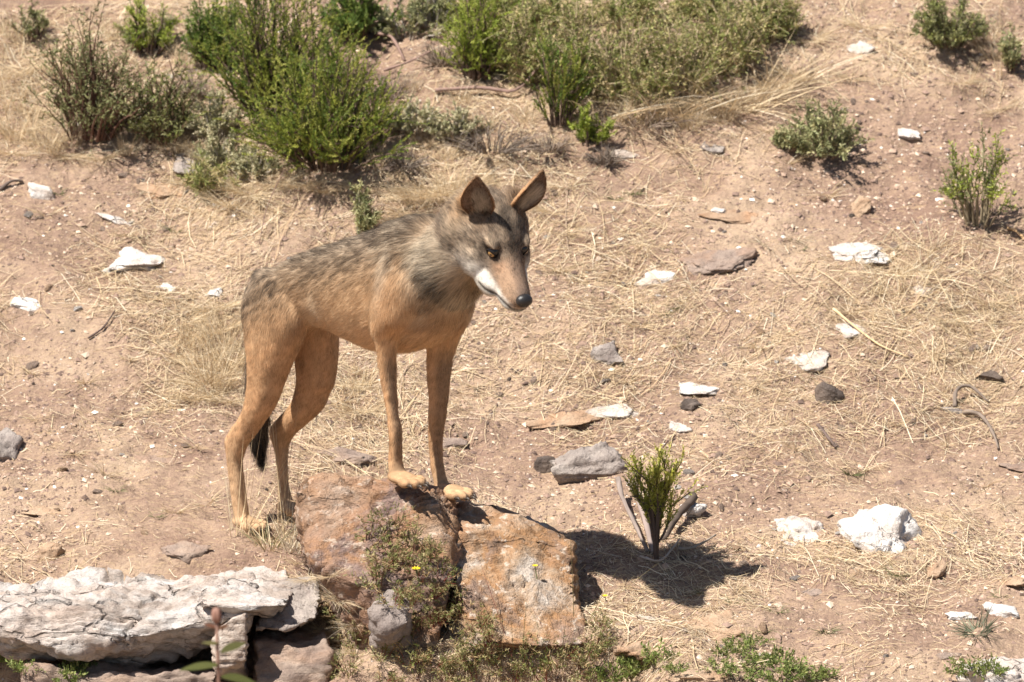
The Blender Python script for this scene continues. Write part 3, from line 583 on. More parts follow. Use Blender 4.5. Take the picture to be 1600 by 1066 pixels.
# ---- ears: thick cupped shells, joined to the same skin
eV, eF, eC, eN, eL, eD = [], [], [], [], [], []; base = len(V)
for s in (1, -1):
    up = norm(hz*1.0-hx*.10+hy*s*(.42 if s > 0 else .36)); op = norm(hx*.85+hy*s*(.55 if s > 0 else .12)+hz*.1); op = norm(op-up*(op@up)); ac = np.cross(up, op); eb = H(-.078, s*.058, .068)
    S, T = 15, 15; ss, tt = np.meshgrid(np.linspace(0, 1, S), np.linspace(-1, 1, T), indexing='ij')
    Wd = np.interp(ss, [0, .15, .35, .55, .75, .9, 1], [.016, .028, .0405, .042, .0315, .018, .003]); an = tt*1.25
    def shell(off, k=1.):
        return eb+up*(ss*.136-.048)[..., None]+ac*(Wd*np.sin(an)*k)[..., None]+op*(Wd*.62*(1-np.cos(an))-.006*(1-ss)+off-.012*ss**2)[..., None]
    I, O = shell(.0022, .95), shell(-.0022); q = (np.arange(S-1)[:, None]*T+np.arange(T-1)[None]).ravel(); n = S*T
    f1 = np.stack([q, q+1, q+T+1, q+T], -1); f2 = f1[:, ::-1]+n; rim = []
    for a, b in [(k*T, (k+1)*T) for k in range(S-1)]+[((k+1)*T+T-1, k*T+T-1) for k in range(S-1)]+[((S-1)*T+k, (S-1)*T+k+1) for k in range(T-1)]: rim.append([a, b, b+n, a+n])
    sv = np.concatenate([I.reshape(-1, 3), O.reshape(-1, 3)]); eV.append(sv); ff = np.concatenate([f1, f2, np.array(rim)]); eF.append(ff+base); 
    edge = np.maximum(np.abs(tt), sstep(.8, 1, ss)); ci = np.array([.22, .15, .11])*(1-sstep(.7, 1, edge))[..., None]+np.array([.2, .11, .06])*sstep(.7, 1, edge)[..., None]
    pl = (sstep(.75, .2, np.abs(tt-.25))*sstep(.85, .35, ss))[..., None]*.6; ci = ci*(1-pl)+np.array([.8, .72, .6])*pl
    co = RUF*1.05*(1-sstep(.6, 1, ss)*.6)[..., None]+np.array([.05, .035, .03])*(sstep(.6, 1, ss)*.6)[..., None]; co = co*np.ones(ci.shape)
    eC.append(np.concatenate([ci.reshape(-1, 3), co.reshape(-1, 3)])); nn = vnormals(sv, ff); c0 = sv.mean(0)
    if (nn[:n].mean(0)@op) < 0: nn = -nn; ff = ff[:, ::-1]; eF[-1] = ff+base
    eN.append(nn); eD.append(np.tile(up, (2*n, 1))*1.0); eL.append(np.concatenate([(.006+.032*pl[..., 0]*2).ravel(), np.full(n, .009)])); base += 2*n
V2 = np.concatenate([V]+eV); F2 = np.concatenate([F]+eF); C2 = np.concatenate([C_]+eC); N2 = np.concatenate([N]+eN); L2 = np.concatenate([ln]+eL); D2 = np.concatenate([D_]+eD)
K2 = np.concatenate([dark]+[np.zeros(len(x)) for x in eV]); X2 = np.concatenate([noh]+[np.zeros(len(x)) for x in eV])
hd2 = np.concatenate([hm]+[np.ones(len(x)) for x in eV])
sk_st = fbm(np.stack([U[:, 0]*30, U[:, 1]*130, (U[:, 2]-U[:, 0]*.5)*150], 1), 81, 3); kd_ = np.clip(dark*(.42+.35*sk_st), 0, .6)*(1-hm)
C2[:len(V)] = C2[:len(V)]*(1+.15*sk_st*(1-hm))[:, None]*(1-kd_[:, None])+BLK*kd_[:, None]
wolf_base = np.array([WA[0], WA[1], paws[0][0][2]-.02])
M['skin'] = mat_vcol('wolf_coat', .9, 0, .1)
wolf = empty('wolf', wolf_base, 'tawny grey wolf standing with its front paws on the rusty boulder, head lowered', 'wolf')
obj('body', mesh_np('body', V2-wolf_base, [F2], C2*.78), M['skin'], wolf)
# fur strands
r = np.random.RandomState(3); T3 = np.concatenate([F2[:, [0, 1, 2]], F2[:, [0, 2, 3]]]); ar = np.linalg.norm(np.cross(V2[T3[:, 1]]-V2[T3[:, 0]], V2[T3[:, 2]]-V2[T3[:, 0]]), axis=1)
lg2 = np.concatenate([lap(low, 3)]+[np.zeros(len(x)) for x in eV]); wt = ar*(1+3.4*hd2[T3[:, 0]]+1.4*lg2[T3[:, 0]]); NS = 400000; ti = r.choice(len(T3), NS, p=wt/wt.sum()); b = r.dirichlet((1, 1, 1), NS); tv = T3[ti]
def ip(A): return (A[tv]*(b[..., None] if A.ndim == 2 else b)).sum(1)
ok = X2[tv].max(1) < .5; P0, n_, d_, l_, c_, k_, h_ = [x[ok] for x in (ip(V2), norm(ip(N2)), ip(D2), ip(L2), ip(C2), ip(K2), ip(hd2))]; m = len(P0)
d_ = norm(d_-n_*(d_*n_).sum(1)[:, None])
cl = np.stack([vnoise(P0*55, 70+k) for k in range(3)], 1)                              # neighbouring hairs lean together
dv = norm(d_+n_*(r.uniform(.08, .28, m)*np.clip(l_/.02, .9, 1)*(1+.5*h_))[:, None]+cl*.17+r.normal(0, .13, (m, 3))); l_ = l_*r.uniform(.65, 1.25, m); t = np.array([0, .36, .7, 1.])
PP = P0[:, None]+l_[:, None, None]*(dv[:, None]*t[None, :, None]-n_[:, None]*.16*(t**2)[None, :, None])-n_[:, None]*.0003
uw = uwz(P0); st = fbm(np.stack([uw[:, 0]*30, uw[:, 1]*130, (uw[:, 2]-uw[:, 0]*.5)*150], 1), 81, 3)      # streaks along the coat
br = (1.24-.2*h_+.17*st+r.normal(0, .15, m)+h_*(r.normal(0, .26, m)+.34*fbm(P0*160, 85, 2)))[:, None]; cc = c_*np.clip(br, .5, 1.6)
hs_ = fbm(P0*np.array([150, 150, 110]), 87, 2); dk = np.clip(k_*(.95-.5*h_+(1.1*st*(1-h_)+.9*hs_*h_)+r.normal(0, .4, m)), 0, .97)[:, None]; lt = np.clip(-st*.5+r.normal(0, .2, m), 0, .5)[:, None]*np.clip(k_, 0, 1)[:, None]
tip = cc*(1-dk)+BLK*dk; root = cc*(1-lt)+PALE*lt
KC = root[:, None]*(1-t[None, :, None])+tip[:, None]*t[None, :, None]; KC = np.where((t < .4)[None, :, None], root[:, None]*(1-.35*dk[:, None]), tip[:, None])
hcv = bpy.data.hair_curves.new('fur'); hcv.add_curves([4]*m)
hcv.attributes['position'].data.foreach_set('vector', (PP-wolf_base).astype(np.float32).ravel())
ra = hcv.attributes.new('radius', 'FLOAT', 'POINT'); rad = np.array([.00045, .0004, .00032, .0001])[None]*np.where(h_ > .5, .85, 1.)[:, None]; ra.data.foreach_set('value', rad.astype(np.float32).ravel())
ca = hcv.attributes.new('Col', 'FLOAT_COLOR', 'POINT'); q4 = np.ones((m, 4, 4), np.float32); q4[..., :3] = np.clip(KC, .01, .95); ca.data.foreach_set('color', q4.ravel())
na = hcv.attributes.new('coatnormal', 'FLOAT_VECTOR', 'CURVE'); na.data.foreach_set('vector', norm(n_*1.0+cl*.2+dv*.12).astype(np.float32).ravel())
mf = NT('wolf_fur'); a1 = mf.add('ShaderNodeAttribute', attribute_name='Col'); a2 = mf.add('ShaderNodeAttribute', attribute_name='coatnormal')
df = mf.add('ShaderNodeBsdfDiffuse'); mf.link(a1.outputs['Color'], df.inputs[0]); mf.link(a2.outputs['Vector'], df.inputs['Normal'])
hs = mf.add('ShaderNodeBsdfHairPrincipled', model='CHIANG', parametrization='COLOR'); mf.link(a1.outputs['Color'], hs.inputs['Color']); hs.inputs['Roughness'].default_value = .45; hs.inputs['Radial Roughness'].default_value = .6
mx = mf.add('ShaderNodeMixShader'); mx.inputs[0].default_value = .12; mf.link(df.outputs[0], mx.inputs[1]); mf.link(hs.outputs[0], mx.inputs[2]); tp = mf.add('ShaderNodeBsdfTransparent'); m2_ = mf.add('ShaderNodeMixShader'); m2_.inputs[0].default_value = .5; mf.link(mx.outputs[0], m2_.inputs[1]); mf.link(tp.outputs[0], m2_.inputs[2]); mf.link(m2_.outputs[0], mf.out.inputs[0])      # a strand stands for a few fine hairs with gaps
hcv.materials.append(mf.m); fur = bpy.data.objects.new('fur', hcv); COL.objects.link(fur); fur.parent = wolf
# eyes, nose, claws
VE, FE = ICO[5]
me_ = NT('wolf_eye'); a = me_.add('ShaderNodeVertexColor', layer_name='Col'); me_.done(a.outputs[0], .12, spec=.6)
for s in (1, -1):
    look = norm(hx*.62+hy*s*.72+hz*.02+np.array([0, 0, -.08])); c = H(.0205, s*.0385, .0165); Q = VE*.0145; an = VE@look
    col = np.where((an > .982)[:, None], (.004, .004, .004), np.where(((an > .83)&(np.abs(VE@norm(hz-look*(hz@look))) < .52))[:, None], (.33, .185, .065), (.012, .009, .008)))
    obj('eye', mesh_np('eye', Q+c-wolf_base, [FE], col), me_.m, wolf)
    # eyelids: a dark almond rim
    tt = np.linspace(0, 2*np.pi, 25); ax = norm(hx-look*(hx@look)); ay = np.cross(look, ax); ay = ay*np.sign(ay@hz); tilt = .2
    ax, ay = ax*math.cos(tilt)-ay*math.sin(tilt), ay*math.cos(tilt)+ax*math.sin(tilt)
    pr = c+look*.0085+ax*(np.cos(tt)*.0136)[:, None]+ay*(np.sin(tt)*.0069)[:, None]+look*(.0035*(1-np.cos(tt)**2))[:, None]
    Vt, Ft = tube(pr, .0019, 6); obj('eyelid', mesh_np('eyelid', Vt-wolf_base, Ft, np.tile((.014, .011, .01), (len(Vt), 1))), M['skin'], wolf)
VN = VE*np.array([.0165, .0200, .0172]); f_ = VE; VN[:, 1] *= 1+.12*f_[:, 2]; VN[:, 0] -= .004*(f_[:, 2] < -.3)*(-f_[:, 2]); 
for s in (1, -1): d = np.linalg.norm(VE-norm(np.array([.85, s*.5, -.12])), axis=1); VN -= VE*(.007*np.exp(-(d/.2)**2))[:, None]
VN -= VE*(.003*np.exp(-(VE[:, 1]/.1)**2)*(VE[:, 0] > 0)*(VE[:, 2] < .2))[:, None]
mn = NT('wolf_nose'); co_ = mn.coord(); mn.done((.018, .016, .016), .38, mn.bump(mn.noise(co_, 520, 2, .5), .5, .0012), .5)
obj('nose', mesh_np('nose', H(.151, 0, -.007)+HS*(VN[:, :1]*hx+VN[:, 1:2]*hy+VN[:, 2:]*hz)-wolf_base, [FE]), mn.m, wolf)
mc = NT('wolf_claw').done((.06, .045, .035), .4)
for c in claws:
    Vt, Ft = tube(np.array([c-WF*.004, c+WF*.008+WZ*.002, c+WF*.017-WZ*.004]), np.array([.0042, .0036, .0009]), 6); obj('claw', mesh_np('claw', Vt-wolf_base, Ft), mc, wolf)
for nme, (c, L) in zip('nh fh nf ff'.split(), paws): print('PAW', nme, c.round(3), 'ground', h(c[0], c[1]).round(3))

# ------------------------------------------------------------------ plants, straw and wood
from mathutils.bvhtree import BVHTree
bpy.context.view_layer.update()
bvhs = []
for o in bpy.data.objects:
    if o.type == 'MESH' and o.name.split('.')[0] in ('boulder', 'rock_slab', 'rock', 'stone') and o.parent is None:
        mw = o.matrix_world; bvhs.append(BVHTree.FromPolygons([mw @ v.co for v in o.data.vertices], [tuple(p.vertices) for p in o.data.polygons]))
def hit2(px, py):
    """first solid surface (rock or ground) seen at a point"""
    g = hit(px, py); d = Vector(ray(px, py)); best = np.linalg.norm(g-CAMP); P = g
    for b in bvhs:
        q = b.ray_cast(Vector(CAMP), d)
        if q[0] is not None and q[3] < best: best = q[3]; P = np.array(q[0])
    return P
def mpp(p): return np.linalg.norm(p-CAMP)/(LENS/36*1600)
STRAW = np.array([[.62, .48, .30], [.71, .58, .39], [.50, .36, .22], [.77, .67, .5], [.40, .30, .22]])
def strawcol(r, n, dull=0.): c = STRAW[r.choice(5, n, p=[.3, .3, .18, .14, .08])]*r.uniform(.8, 1.12, (n, 1)); return c*(1-dull)+np.array([.4, .36, .3])*dull
def gp(px, py): return hit(px, py)[:2]
RICH = [(330, 560, .22, 1.2), (300, 470, .2, .6), (680, 300, .2, 1.2), (600, 330, .15, .8), (400, 300, .15, .9), (60, 190, .25, .9), (1450, 480, .3, .6), (1380, 900, .16, .7), (860, 370, .15, .8), (560, 640, .2, .9), (1180, 470, .25, .35),
        (1080, 200, .2, .8), (1200, 700, .25, .3), (950, 590, .2, .6), (1240, 230, .2, .5), (120, 680, .2, .4), (1550, 560, .2, .5), (450, 840, .1, .8), (1400, 430, .15, .5)]
BARE = [(70, 270, .16, 1.), (1420, 240, .25, .9), (1200, 285, .2, .8), (930, 780, .14, .8), (1130, 390, .14, .8), (110, 560, .12, .7), (70, 430, .12, .5), (1480, 740, .2, .7), (1180, 810, .15, .5), (180, 260, .12, .4), (1250, 950, .15, .6), (800, 700, .12, .6), (1330, 330, .12, .5)]
RICH = [(gp(a, b), c, d) for a, b, c, d in RICH]; BARE = [(gp(a, b), c, d) for a, b, c, d in BARE]
def dens(x, y):
    v = .3+.62*fbm(xy3(x*2.6, y*2.2), 51, 4)-.12*sstep(.1, .5, x)
    for (c, s, a) in RICH: v = v+a*np.exp(-((x-c[0])**2+((y-c[1])*.8)**2)/s**2)
    for (c, s, a) in BARE: v = v-a*np.exp(-((x-c[0])**2+((y-c[1])*.8)**2)/s**2)
    return v
def litter(n, seed, Lm, Ls, W, lift, more=0.):
    r = np.random.RandomState(seed); k = n*3; x = r.uniform(-1.45, 1.45, k); y = r.uniform(-1.25, 2.5, k); keep = r.rand(k)*1.5 < dens(x, y)+more; x, y = x[keep][:n], y[keep][:n]; n = len(x)
    L = np.exp(r.normal(math.log(Lm), Ls, n)); fl = .5*vnoise(xy3(x*2, y*2), 9)-.2; a = fl+r.normal(0, .75, n); cu = r.normal(0, .1, n); t = np.linspace(-.5, .5, 4)
    ang = a[:, None]+cu[:, None]*t[None]*2; X = x[:, None]+L[:, None]*np.cos(ang)*t[None]; Y = y[:, None]+L[:, None]*np.sin(ang)*t[None]
    Z = h(X, Y)+.0015+lift*r.rand(n)[:, None]*(1+1.6*r.normal(0, 1, n)[:, None]*t[None]).clip(0.1, 4); c = np.stack([X, Y, Z], -1)
    sd = np.stack([-np.sin(ang), np.cos(ang), .5*r.normal(0, 1, n)[:, None]+0*ang], -1); sd = norm(sd)*(W*r.uniform(.6, 1.3, n))[:, None, None]*.5
    V = np.stack([c-sd, c+sd], 2).reshape(-1, 3); b = (np.arange(n)*8)[:, None]+np.arange(3)[None]*2
    return V, [np.stack([b, b+1, b+3, b+2], -1).reshape(-1, 4)], rep(strawcol(r, n), 8)
V, F, c = cat([litter(72000, 1, .03, .5, .001, .006), litter(8000, 2, .075, .4, .0014, .013), litter(1000, 4, .14, .35, .002, .012), litter(17000, 6, .016, .5, .0016, .004, .6)])
tag(obj('straw_litter', mesh_np('straw_litter', V, F, c), M['straw']), 'pale yellow straw lying scattered over the bare slope', 'straw', kind='stuff')
# ---- grass tufts
def tuft(r, n, L, spread, droop, W=.0016, pal=None, up=.6, base=.02, dull=0.):
    a = r.uniform(0, 2*np.pi, n); q = np.sqrt(r.rand(n)); bp = np.stack([np.cos(a)*q*base, np.sin(a)*q*base, -.006+0*a], -1); b = a+r.normal(0, .8, n)
    d = norm(np.stack([np.cos(b)*spread, np.sin(b)*spread, up+0*b], -1)*r.uniform(.5, 1.2, (n, 1))+r.normal(0, .15, (n, 3))); l = L*r.uniform(.4, 1.1, n)
    be = np.stack([np.cos(b)*droop*.6, np.sin(b)*droop*.6, -droop+0*b], -1)*r.uniform(.2, 1.2, (n, 1)); V, F, _ = blades(bp, d, l, W*r.uniform(.7, 1.3, n), be, 4, rng=r)
    c = strawcol(r, n, dull) if pal is None else np.array(pal)[r.randint(len(pal), size=n)]*r.uniform(.75, 1.15, (n, 1)); return V, F, rep(c, 10)
GRN = [(.12, .15, .05), (.16, .18, .07), (.2, .21, .1), (.3, .28, .15)]; GRG = [(.15, .18, .11), (.2, .22, .15), (.12, .14, .08), (.3, .29, .2)]; LUS = [(.085, .12, .03), (.12, .16, .045), (.07, .1, .03), (.17, .19, .075)]
r = np.random.RandomState(11); TV = {}
def tv(key, k, mat='straw', **kw):
    TV[key] = []
    for _ in range(k):
        V, F, c = tuft(r, **kw); me = mesh_np('grass', V, F, c); me.materials.append(M[mat]); TV[key].append(me)
tv('dry', 5, n=70, L=.085, spread=.9, droop=.35, up=.55); tv('mat', 5, n=240, L=.16, spread=1.15, droop=.28, up=.5, base=.06); tv('low', 4, n=60, L=.06, spread=1., droop=.2, up=.3, dull=.4)
tv('green', 4, 'leaf', n=60, L=.05, spread=.9, droop=.25, up=.5, pal=GRN, W=.0022); tv('greyg', 4, 'leaf', n=110, L=.055, spread=.9, droop=.1, up=.6, pal=GRG, W=.002)
tv('stalk', 4, n=9, L=.13, spread=.16, droop=.02, up=1., base=.012, W=.0022)
tv('stand', 4, n=110, L=.17, spread=.5, droop=.16, up=1., base=.05, W=.0017)
def put(key, px, py, label, cat_, group, sc=1., name='grass_tuft', rocky=False):
    p = hit2(px, py) if rocky else hit(px, py); o = obj(name, TV[key][r.randint(len(TV[key]))], loc=p); o.rotation_euler = (r.normal(0, .12)+.1, r.normal(0, .12), r.uniform(0, 6.28)); o.scale = (sc,)*3
    return tag(o, label if group is None else label+' '+near(px, py), cat_, group)
GD = ('tuft of short dry yellow grass', 'grass', 'dry grass tufts on the slope'); GM = ('flattened mat of long pale dry grass', 'grass', 'flattened dry grass mats')
for px, py, s in [(345, 600, .9), (365, 580, 1.), (320, 585, .8), (350, 545, .9), (330, 625, .7), (305, 540, .7), (560, 610, .7), (30, 215, .9), (70, 235, .8), (15, 160, .9), (655, 320, .6), (700, 305, .7), (740, 305, .6), (1130, 190, .7), (1180, 170, .7), (1080, 200, .6), (1030, 195, .6), (600, 200, .6), (700, 250, .5), (320, 250, .6), (1540, 60, .7), (1560, 90, .7), (200, 240, .6), (110, 230, .7), (270, 240, .5), (420, 270, .5), (460, 275, .5), (590, 255, .5), (660, 230, .5), (760, 200, .5), (820, 190, .6), (960, 195, .7), (1000, 190, .7), (1220, 150, .6), (1250, 130, .6), (900, 100, .7), (1000, 90, .7), (1090, 80, .7), (1160, 60, .7), (640, 140, .5), (720, 160, .5), (330, 190, .5), (290, 100, .6), (90, 120, .7), (180, 60, .6), (20, 60, .8)]: put('stand', px, py, 'clump of pale standing dry grass', 'grass', 'standing dry grass clumps', sc=s, name='grass_clump')
for px, py in [(1440, 640), (1405, 660), (1330, 480), (1380, 455), (1460, 440), (1500, 460), (1550, 430), (1420, 420), (1230, 520), (1000, 510), (1180, 545), (940, 585), (980, 600), (880, 600), (1080, 700), (1120, 720), (860, 560), (230, 470), (180, 440), (300, 500), (290, 330), (200, 370),
               (120, 700), (160, 740), (60, 650), (240, 640), (300, 690), (330, 780), (280, 800), (1290, 870), (1320, 880), (1350, 900), (1400, 930), (1420, 900), (1230, 660), (1250, 700), (1060, 540), (1180, 600), (1480, 560), (1520, 520), (1560, 500), (1350, 740), (1530, 760), (700, 640), (740, 600),
               (540, 620), (560, 590), (500, 650), (80, 330), (130, 600), (40, 580), (210, 560), (900, 470), (950, 430), (1060, 470), (880, 420), (1290, 300), (1200, 200), (1160, 190), (1230, 250), (1050, 230), (1000, 215), (840, 300), (880, 290), (1150, 920), (455, 802), (440, 808), (466, 806), (395, 832), (1080, 930), (1000, 920), (1180, 950), (1100, 950)]:
    put('dry', px+r.normal(0, 6), py+r.normal(0, 5), *GD, sc=r.uniform(.5, 1.0))
for px, py, s in [(330, 600, 1.0), (350, 570, 1.1), (300, 560, .9), (335, 520, 1.), (310, 620, .8), (360, 625, .9), (540, 600, .8), (560, 640, .7), (290, 500, .7), (340, 480, .8), (650, 310, .8), (690, 300, 1.), (730, 295, .9), (640, 330, .7), (760, 310, .8), (610, 340, .7), (860, 330, .6), (880, 360, .6), (390, 300, .9), (430, 290, .8),
                  (360, 320, .8), (300, 285, .7), (30, 200, 1.), (80, 220, .9), (20, 240, .8), (60, 170, .9), (20, 120, .9), (110, 240, .8), (300, 230, .7), (160, 245, .7), (1060, 180, .9), (1100, 170, 1.), (1150, 160, .9), (1180, 140, .8), (1010, 185, .8), (1240, 120, .7), (500, 300, .7), (560, 290, .7), (470, 290, .6),
                  (1480, 500, .5), (1550, 470, .6), (1400, 430, .5), (1500, 130, .6), (1560, 170, .6), (1270, 60, .7), (1350, 40, .7), (1330, 120, .5), (480, 905, .5), (500, 920, .5), (530, 935, .45), (520, 960, .5), (500, 945, .5), (540, 1000, .5), (505, 985, .4), (530, 1040, .5), (550, 975, .4), (560, 1020, .4), (620, 1025, .35), (690, 1010, .35), (515, 900, .4), (470, 880, .4)]:
    put('mat', px, py, *GM, sc=s*.85, name='grass_mat', rocky=py > 850)
for px, py in [(1500, 400), (1530, 395), (1450, 420), (1460, 390), (1520, 130), (1535, 150), (1560, 120), (1480, 700), (1360, 470), (1100, 300), (1000, 390), (1440, 415), (1410, 455), (270, 640)]: put('stalk', px, py, 'few upright pale dry grass stalks', 'grass', 'upright dry grass stalks', sc=r.uniform(.6, 1.1), name='grass_stalks')
for px, py in [(1190, 868), (1040, 490), (1055, 480), (180, 765), (245, 806), (275, 360), (90, 300), (1150, 940), (1100, 925), (1215, 955), (1195, 985), (1290, 985), (1400, 895), (1560, 930), (1250, 390), (960, 310), (990, 300), (240, 165), (1330, 740)]: put('green', px, py, 'small tuft of green grass', 'grass', 'small green grass tufts', sc=r.uniform(.5, .9))
for px, py, s in [(1528, 985, 1.25), (1540, 990, 1.1)][:1]: put('greyg', px, py, 'dark green spiky tussock between two small white rocks', 'grass', None, sc=s, name='grass_tussock')
for px, py in [(1470, 470), (1480, 480), (1200, 380), (1240, 370), (980, 480), (215, 300), (450, 300), (410, 310)]: put('low', px, py, 'low greyish dead grass tuft', 'grass', 'low grey grass tufts', sc=r.uniform(.7, 1.2))
# ---- shrubs
def shrub(r, H, W, ns, nt, nl, lL, lW, pal, stemcol, up=.5, tw=(.12, .26), t0=.08, srad=.004, prof='leaf', spread=.7, nlseg=1, rnd=.4, low=.7, bsp=.4, along=.75, pw=1.2):
    a = r.uniform(0, 2*np.pi, ns); rho = np.sqrt(r.rand(ns)); tip = np.stack([np.cos(a)*rho*W, np.sin(a)*rho*W, H*(1-low*rho**2)*r.uniform(.6, 1., ns)], -1); b0 = np.stack([np.cos(a)*rho*W*bsp, np.sin(a)*rho*W*bsp, 0*a], -1); tip[:, :2] -= b0[:, :2]
    tt = np.linspace(0, 1, 6); wob = r.normal(0, .035*H, (ns, 6, 3))*np.minimum(tt, .8)[None, :, None]
    SP = b0[:, None]+np.stack([tip[:, None, 0]*tt**pw, tip[:, None, 1]*tt**pw, tip[:, None, 2]*tt**.9], -1)+wob
    wood = []
    for k in range(ns):
        Vt, Ft = tube(SP[k], srad*(1-.75*tt)*(.6+.6*r.rand()), 5, False); wood.append((Vt, Ft, np.array(stemcol)*r.uniform(.7, 1.2)))
    m = ns*nt; si = np.repeat(np.arange(ns), nt); ts = r.uniform(t0, 1, m); f = ts*5; i0 = np.minimum(f.astype(int), 4); fr = (f-i0)[:, None]; P = SP[si, i0]*(1-fr)+SP[si, i0+1]*fr
    tan = norm(SP[si, i0+1]-SP[si, i0]); d = norm(tan*.55+np.stack([P[:, 0]/W*spread*.6, P[:, 1]/W*spread*.6, up+0*ts], -1)+r.normal(0, rnd, (m, 3))); L = H*r.uniform(*tw, m)
    tb, ft, _ = blades(P, d, L, np.full(m, srad*.55), np.zeros((m, 3)), 1, rng=r); wood.append((tb, ft, np.array(stemcol)))
    li = np.repeat(np.arange(m), nl); s = r.uniform(.05, 1., m*nl); B = P[li]+d[li]*(L[li]*s)[:, None]; ld = norm(d[li]*along+norm(r.normal(size=(m*nl, 3)))*.85)
    V, F, _ = blades(B, ld, lL*r.uniform(.6, 1.2, m*nl), lW*r.uniform(.7, 1.2, m*nl), np.zeros((m*nl, 3)), nlseg, prof if nlseg > 1 else 'even', rng=r)
    pal = np.array(pal)*1.6*np.array([1.08, 1, .9]); tc = pal[r.randint(len(pal), size=m)]*r.uniform(.75, 1.2, (m, 1)); c = tc[li]*r.uniform(.8, 1.2, (m*nl, 1)); return cat(wood), (V, F, rep(c, (nlseg+1)*2))
HEA = [(.105, .145, .025), (.15, .185, .035), (.18, .21, .04), (.075, .115, .022), (.22, .24, .06)]; HEB = [(.18, .23, .04), (.22, .26, .06), (.14, .19, .035)]; DEEP = [(.06, .105, .022), (.085, .13, .03), (.11, .15, .035)]
BRM = [(.1, .115, .05), (.13, .145, .07), (.17, .18, .09), (.08, .09, .04)]; SAN = [(.26, .265, .175), (.3, .3, .21), (.2, .21, .13), (.36, .34, .25)]; OLV = [(.12, .145, .045), (.17, .185, .07), (.25, .24, .115), (.31, .27, .155), (.09, .11, .035), (.14, .165, .05)]; SAGE = [(.17, .19, .1), (.22, .23, .13), (.14, .16, .08), (.25, .25, .14)]
seedc = [500]
def bush(name, px, py, hpx, wpx, label, cat_='shrub', group=None, ns=40, nt=12, nl=34, lL=.009, lW=.0022, pal=HEA, stem=(.12, .08, .06), rocky=False, stems='stem', **kw):
    seedc[0] += 1; rr_ = np.random.RandomState(seedc[0]); p = hit2(px, py) if rocky else hit(px, py); k = mpp(p)
    (a, b, c), (d, e, f) = shrub(rr_, hpx*k/.97, wpx*k, ns, nt, nl, lL, lW, pal, stem, **kw)
    t = empty(name, p, label, cat_, group); obj(stems, mesh_np('stems', a, b, c), M['wood'], t); obj('foliage', mesh_np('foliage', d, e, f), M['leaf'], t); return t
bush('heather_bush', 515, 260, 195, 125, 'dense bright green heather bush above the wolf\'s back', ns=105, nt=8, nl=62, pal=HEA, up=.5, rnd=.55, tw=(.18, .36), lL=.0075, lW=.0019, along=1.1)
bush('heather_bush', 430, 180, 240, 105, 'taller green heather bush behind the dense bright green one', ns=85, nt=8, nl=60, pal=HEA+DEEP[:1], up=.5, rnd=.55, tw=(.18, .36), lL=.0075, lW=.0019, along=1.1)
bush('heather_bush', 335, 105, 140, 48, 'dark narrow heather bush left of the taller heather', ns=40, nt=12, nl=32, pal=DEEP, up=.7)
bush('heather_bush', 560, 60, 90, 60, 'dark heather bush at the top behind the dead branches', ns=40, nt=12, nl=30, pal=DEEP, up=.7)
bush('heather_bush', 745, 120, 150, 56, 'yellow green heather bush beside the olive thicket', ns=48, nt=8, nl=54, pal=HEB, up=.5, rnd=.55, tw=(.18, .36), lL=.0075, lW=.0019, along=1.1)
bush('heather_bush', 872, 195, 170, 38, 'slender upright heather in front of the olive thicket', ns=20, nt=8, nl=56, pal=HEA+DEEP, up=.8, tw=(.16, .3), lL=.0075, lW=.0019, along=1.1)
bush('heather_sprig', 922, 228, 68, 30, 'small bright green heather sprig casting a twiggy shadow', ns=12, nt=10, nl=32, pal=HEB, up=.8)
bush('broom_shrub', 140, 215, 195, 100, 'loose grey green shrub with reddish stems on the left slope', ns=60, nt=9, nl=11, lL=.012, lW=.003, pal=BRM, stem=(.13, .07, .05), up=.5, tw=(.14, .3), srad=.0045)
bush('broom_shrub', 255, 222, 135, 62, 'smaller grey green shrub right of the loose reddish stemmed one', ns=40, nt=9, nl=11, lL=.011, lW=.003, pal=BRM+OLV[:2], stem=(.13, .08, .05), up=.5, tw=(.14, .3))
bush('broom_shrub', 232, 82, 95, 42, 'light green broom behind the grey green shrubs', ns=26, nt=9, nl=14, lL=.013, lW=.0022, pal=HEB+SAGE[:1], up=.9)
bush('broom_shrub', 55, 60, 55, 40, 'small sparse green shrub at the upper left of the slope', ns=14, nt=8, nl=10, lL=.011, lW=.003, pal=BRM, up=.6)
SG = 'pale grey leaved low shrubs'
for px, py, hp, wp, lab in [(335, 215, 75, 40, 'pale grey low shrub between the broom and the heather'), (350, 262, 60, 48, 'pale grey low shrub beside the grey flat slab'), (395, 275, 45, 40, 'pale grey shrublet at the foot of the dense heather'), (650, 205, 55, 50, 'pale grey shrub right of the dense heather'), (715, 215, 50, 55, 'pale silvery shrub under the fallen dead branch'), (640, 60, 70, 70, 'grey green shrub among the dead branches at the top'), (680, 40, 70, 50, 'green grey bush left of the yellow green heather')]:
    bush('grey_shrub', px, py, hp, wp, lab, ns=34, nt=9, nl=16, lL=.008, lW=.003, pal=SAN if 'pale' in lab else SAGE, stem=(.3, .26, .22), up=.4, spread=1.)
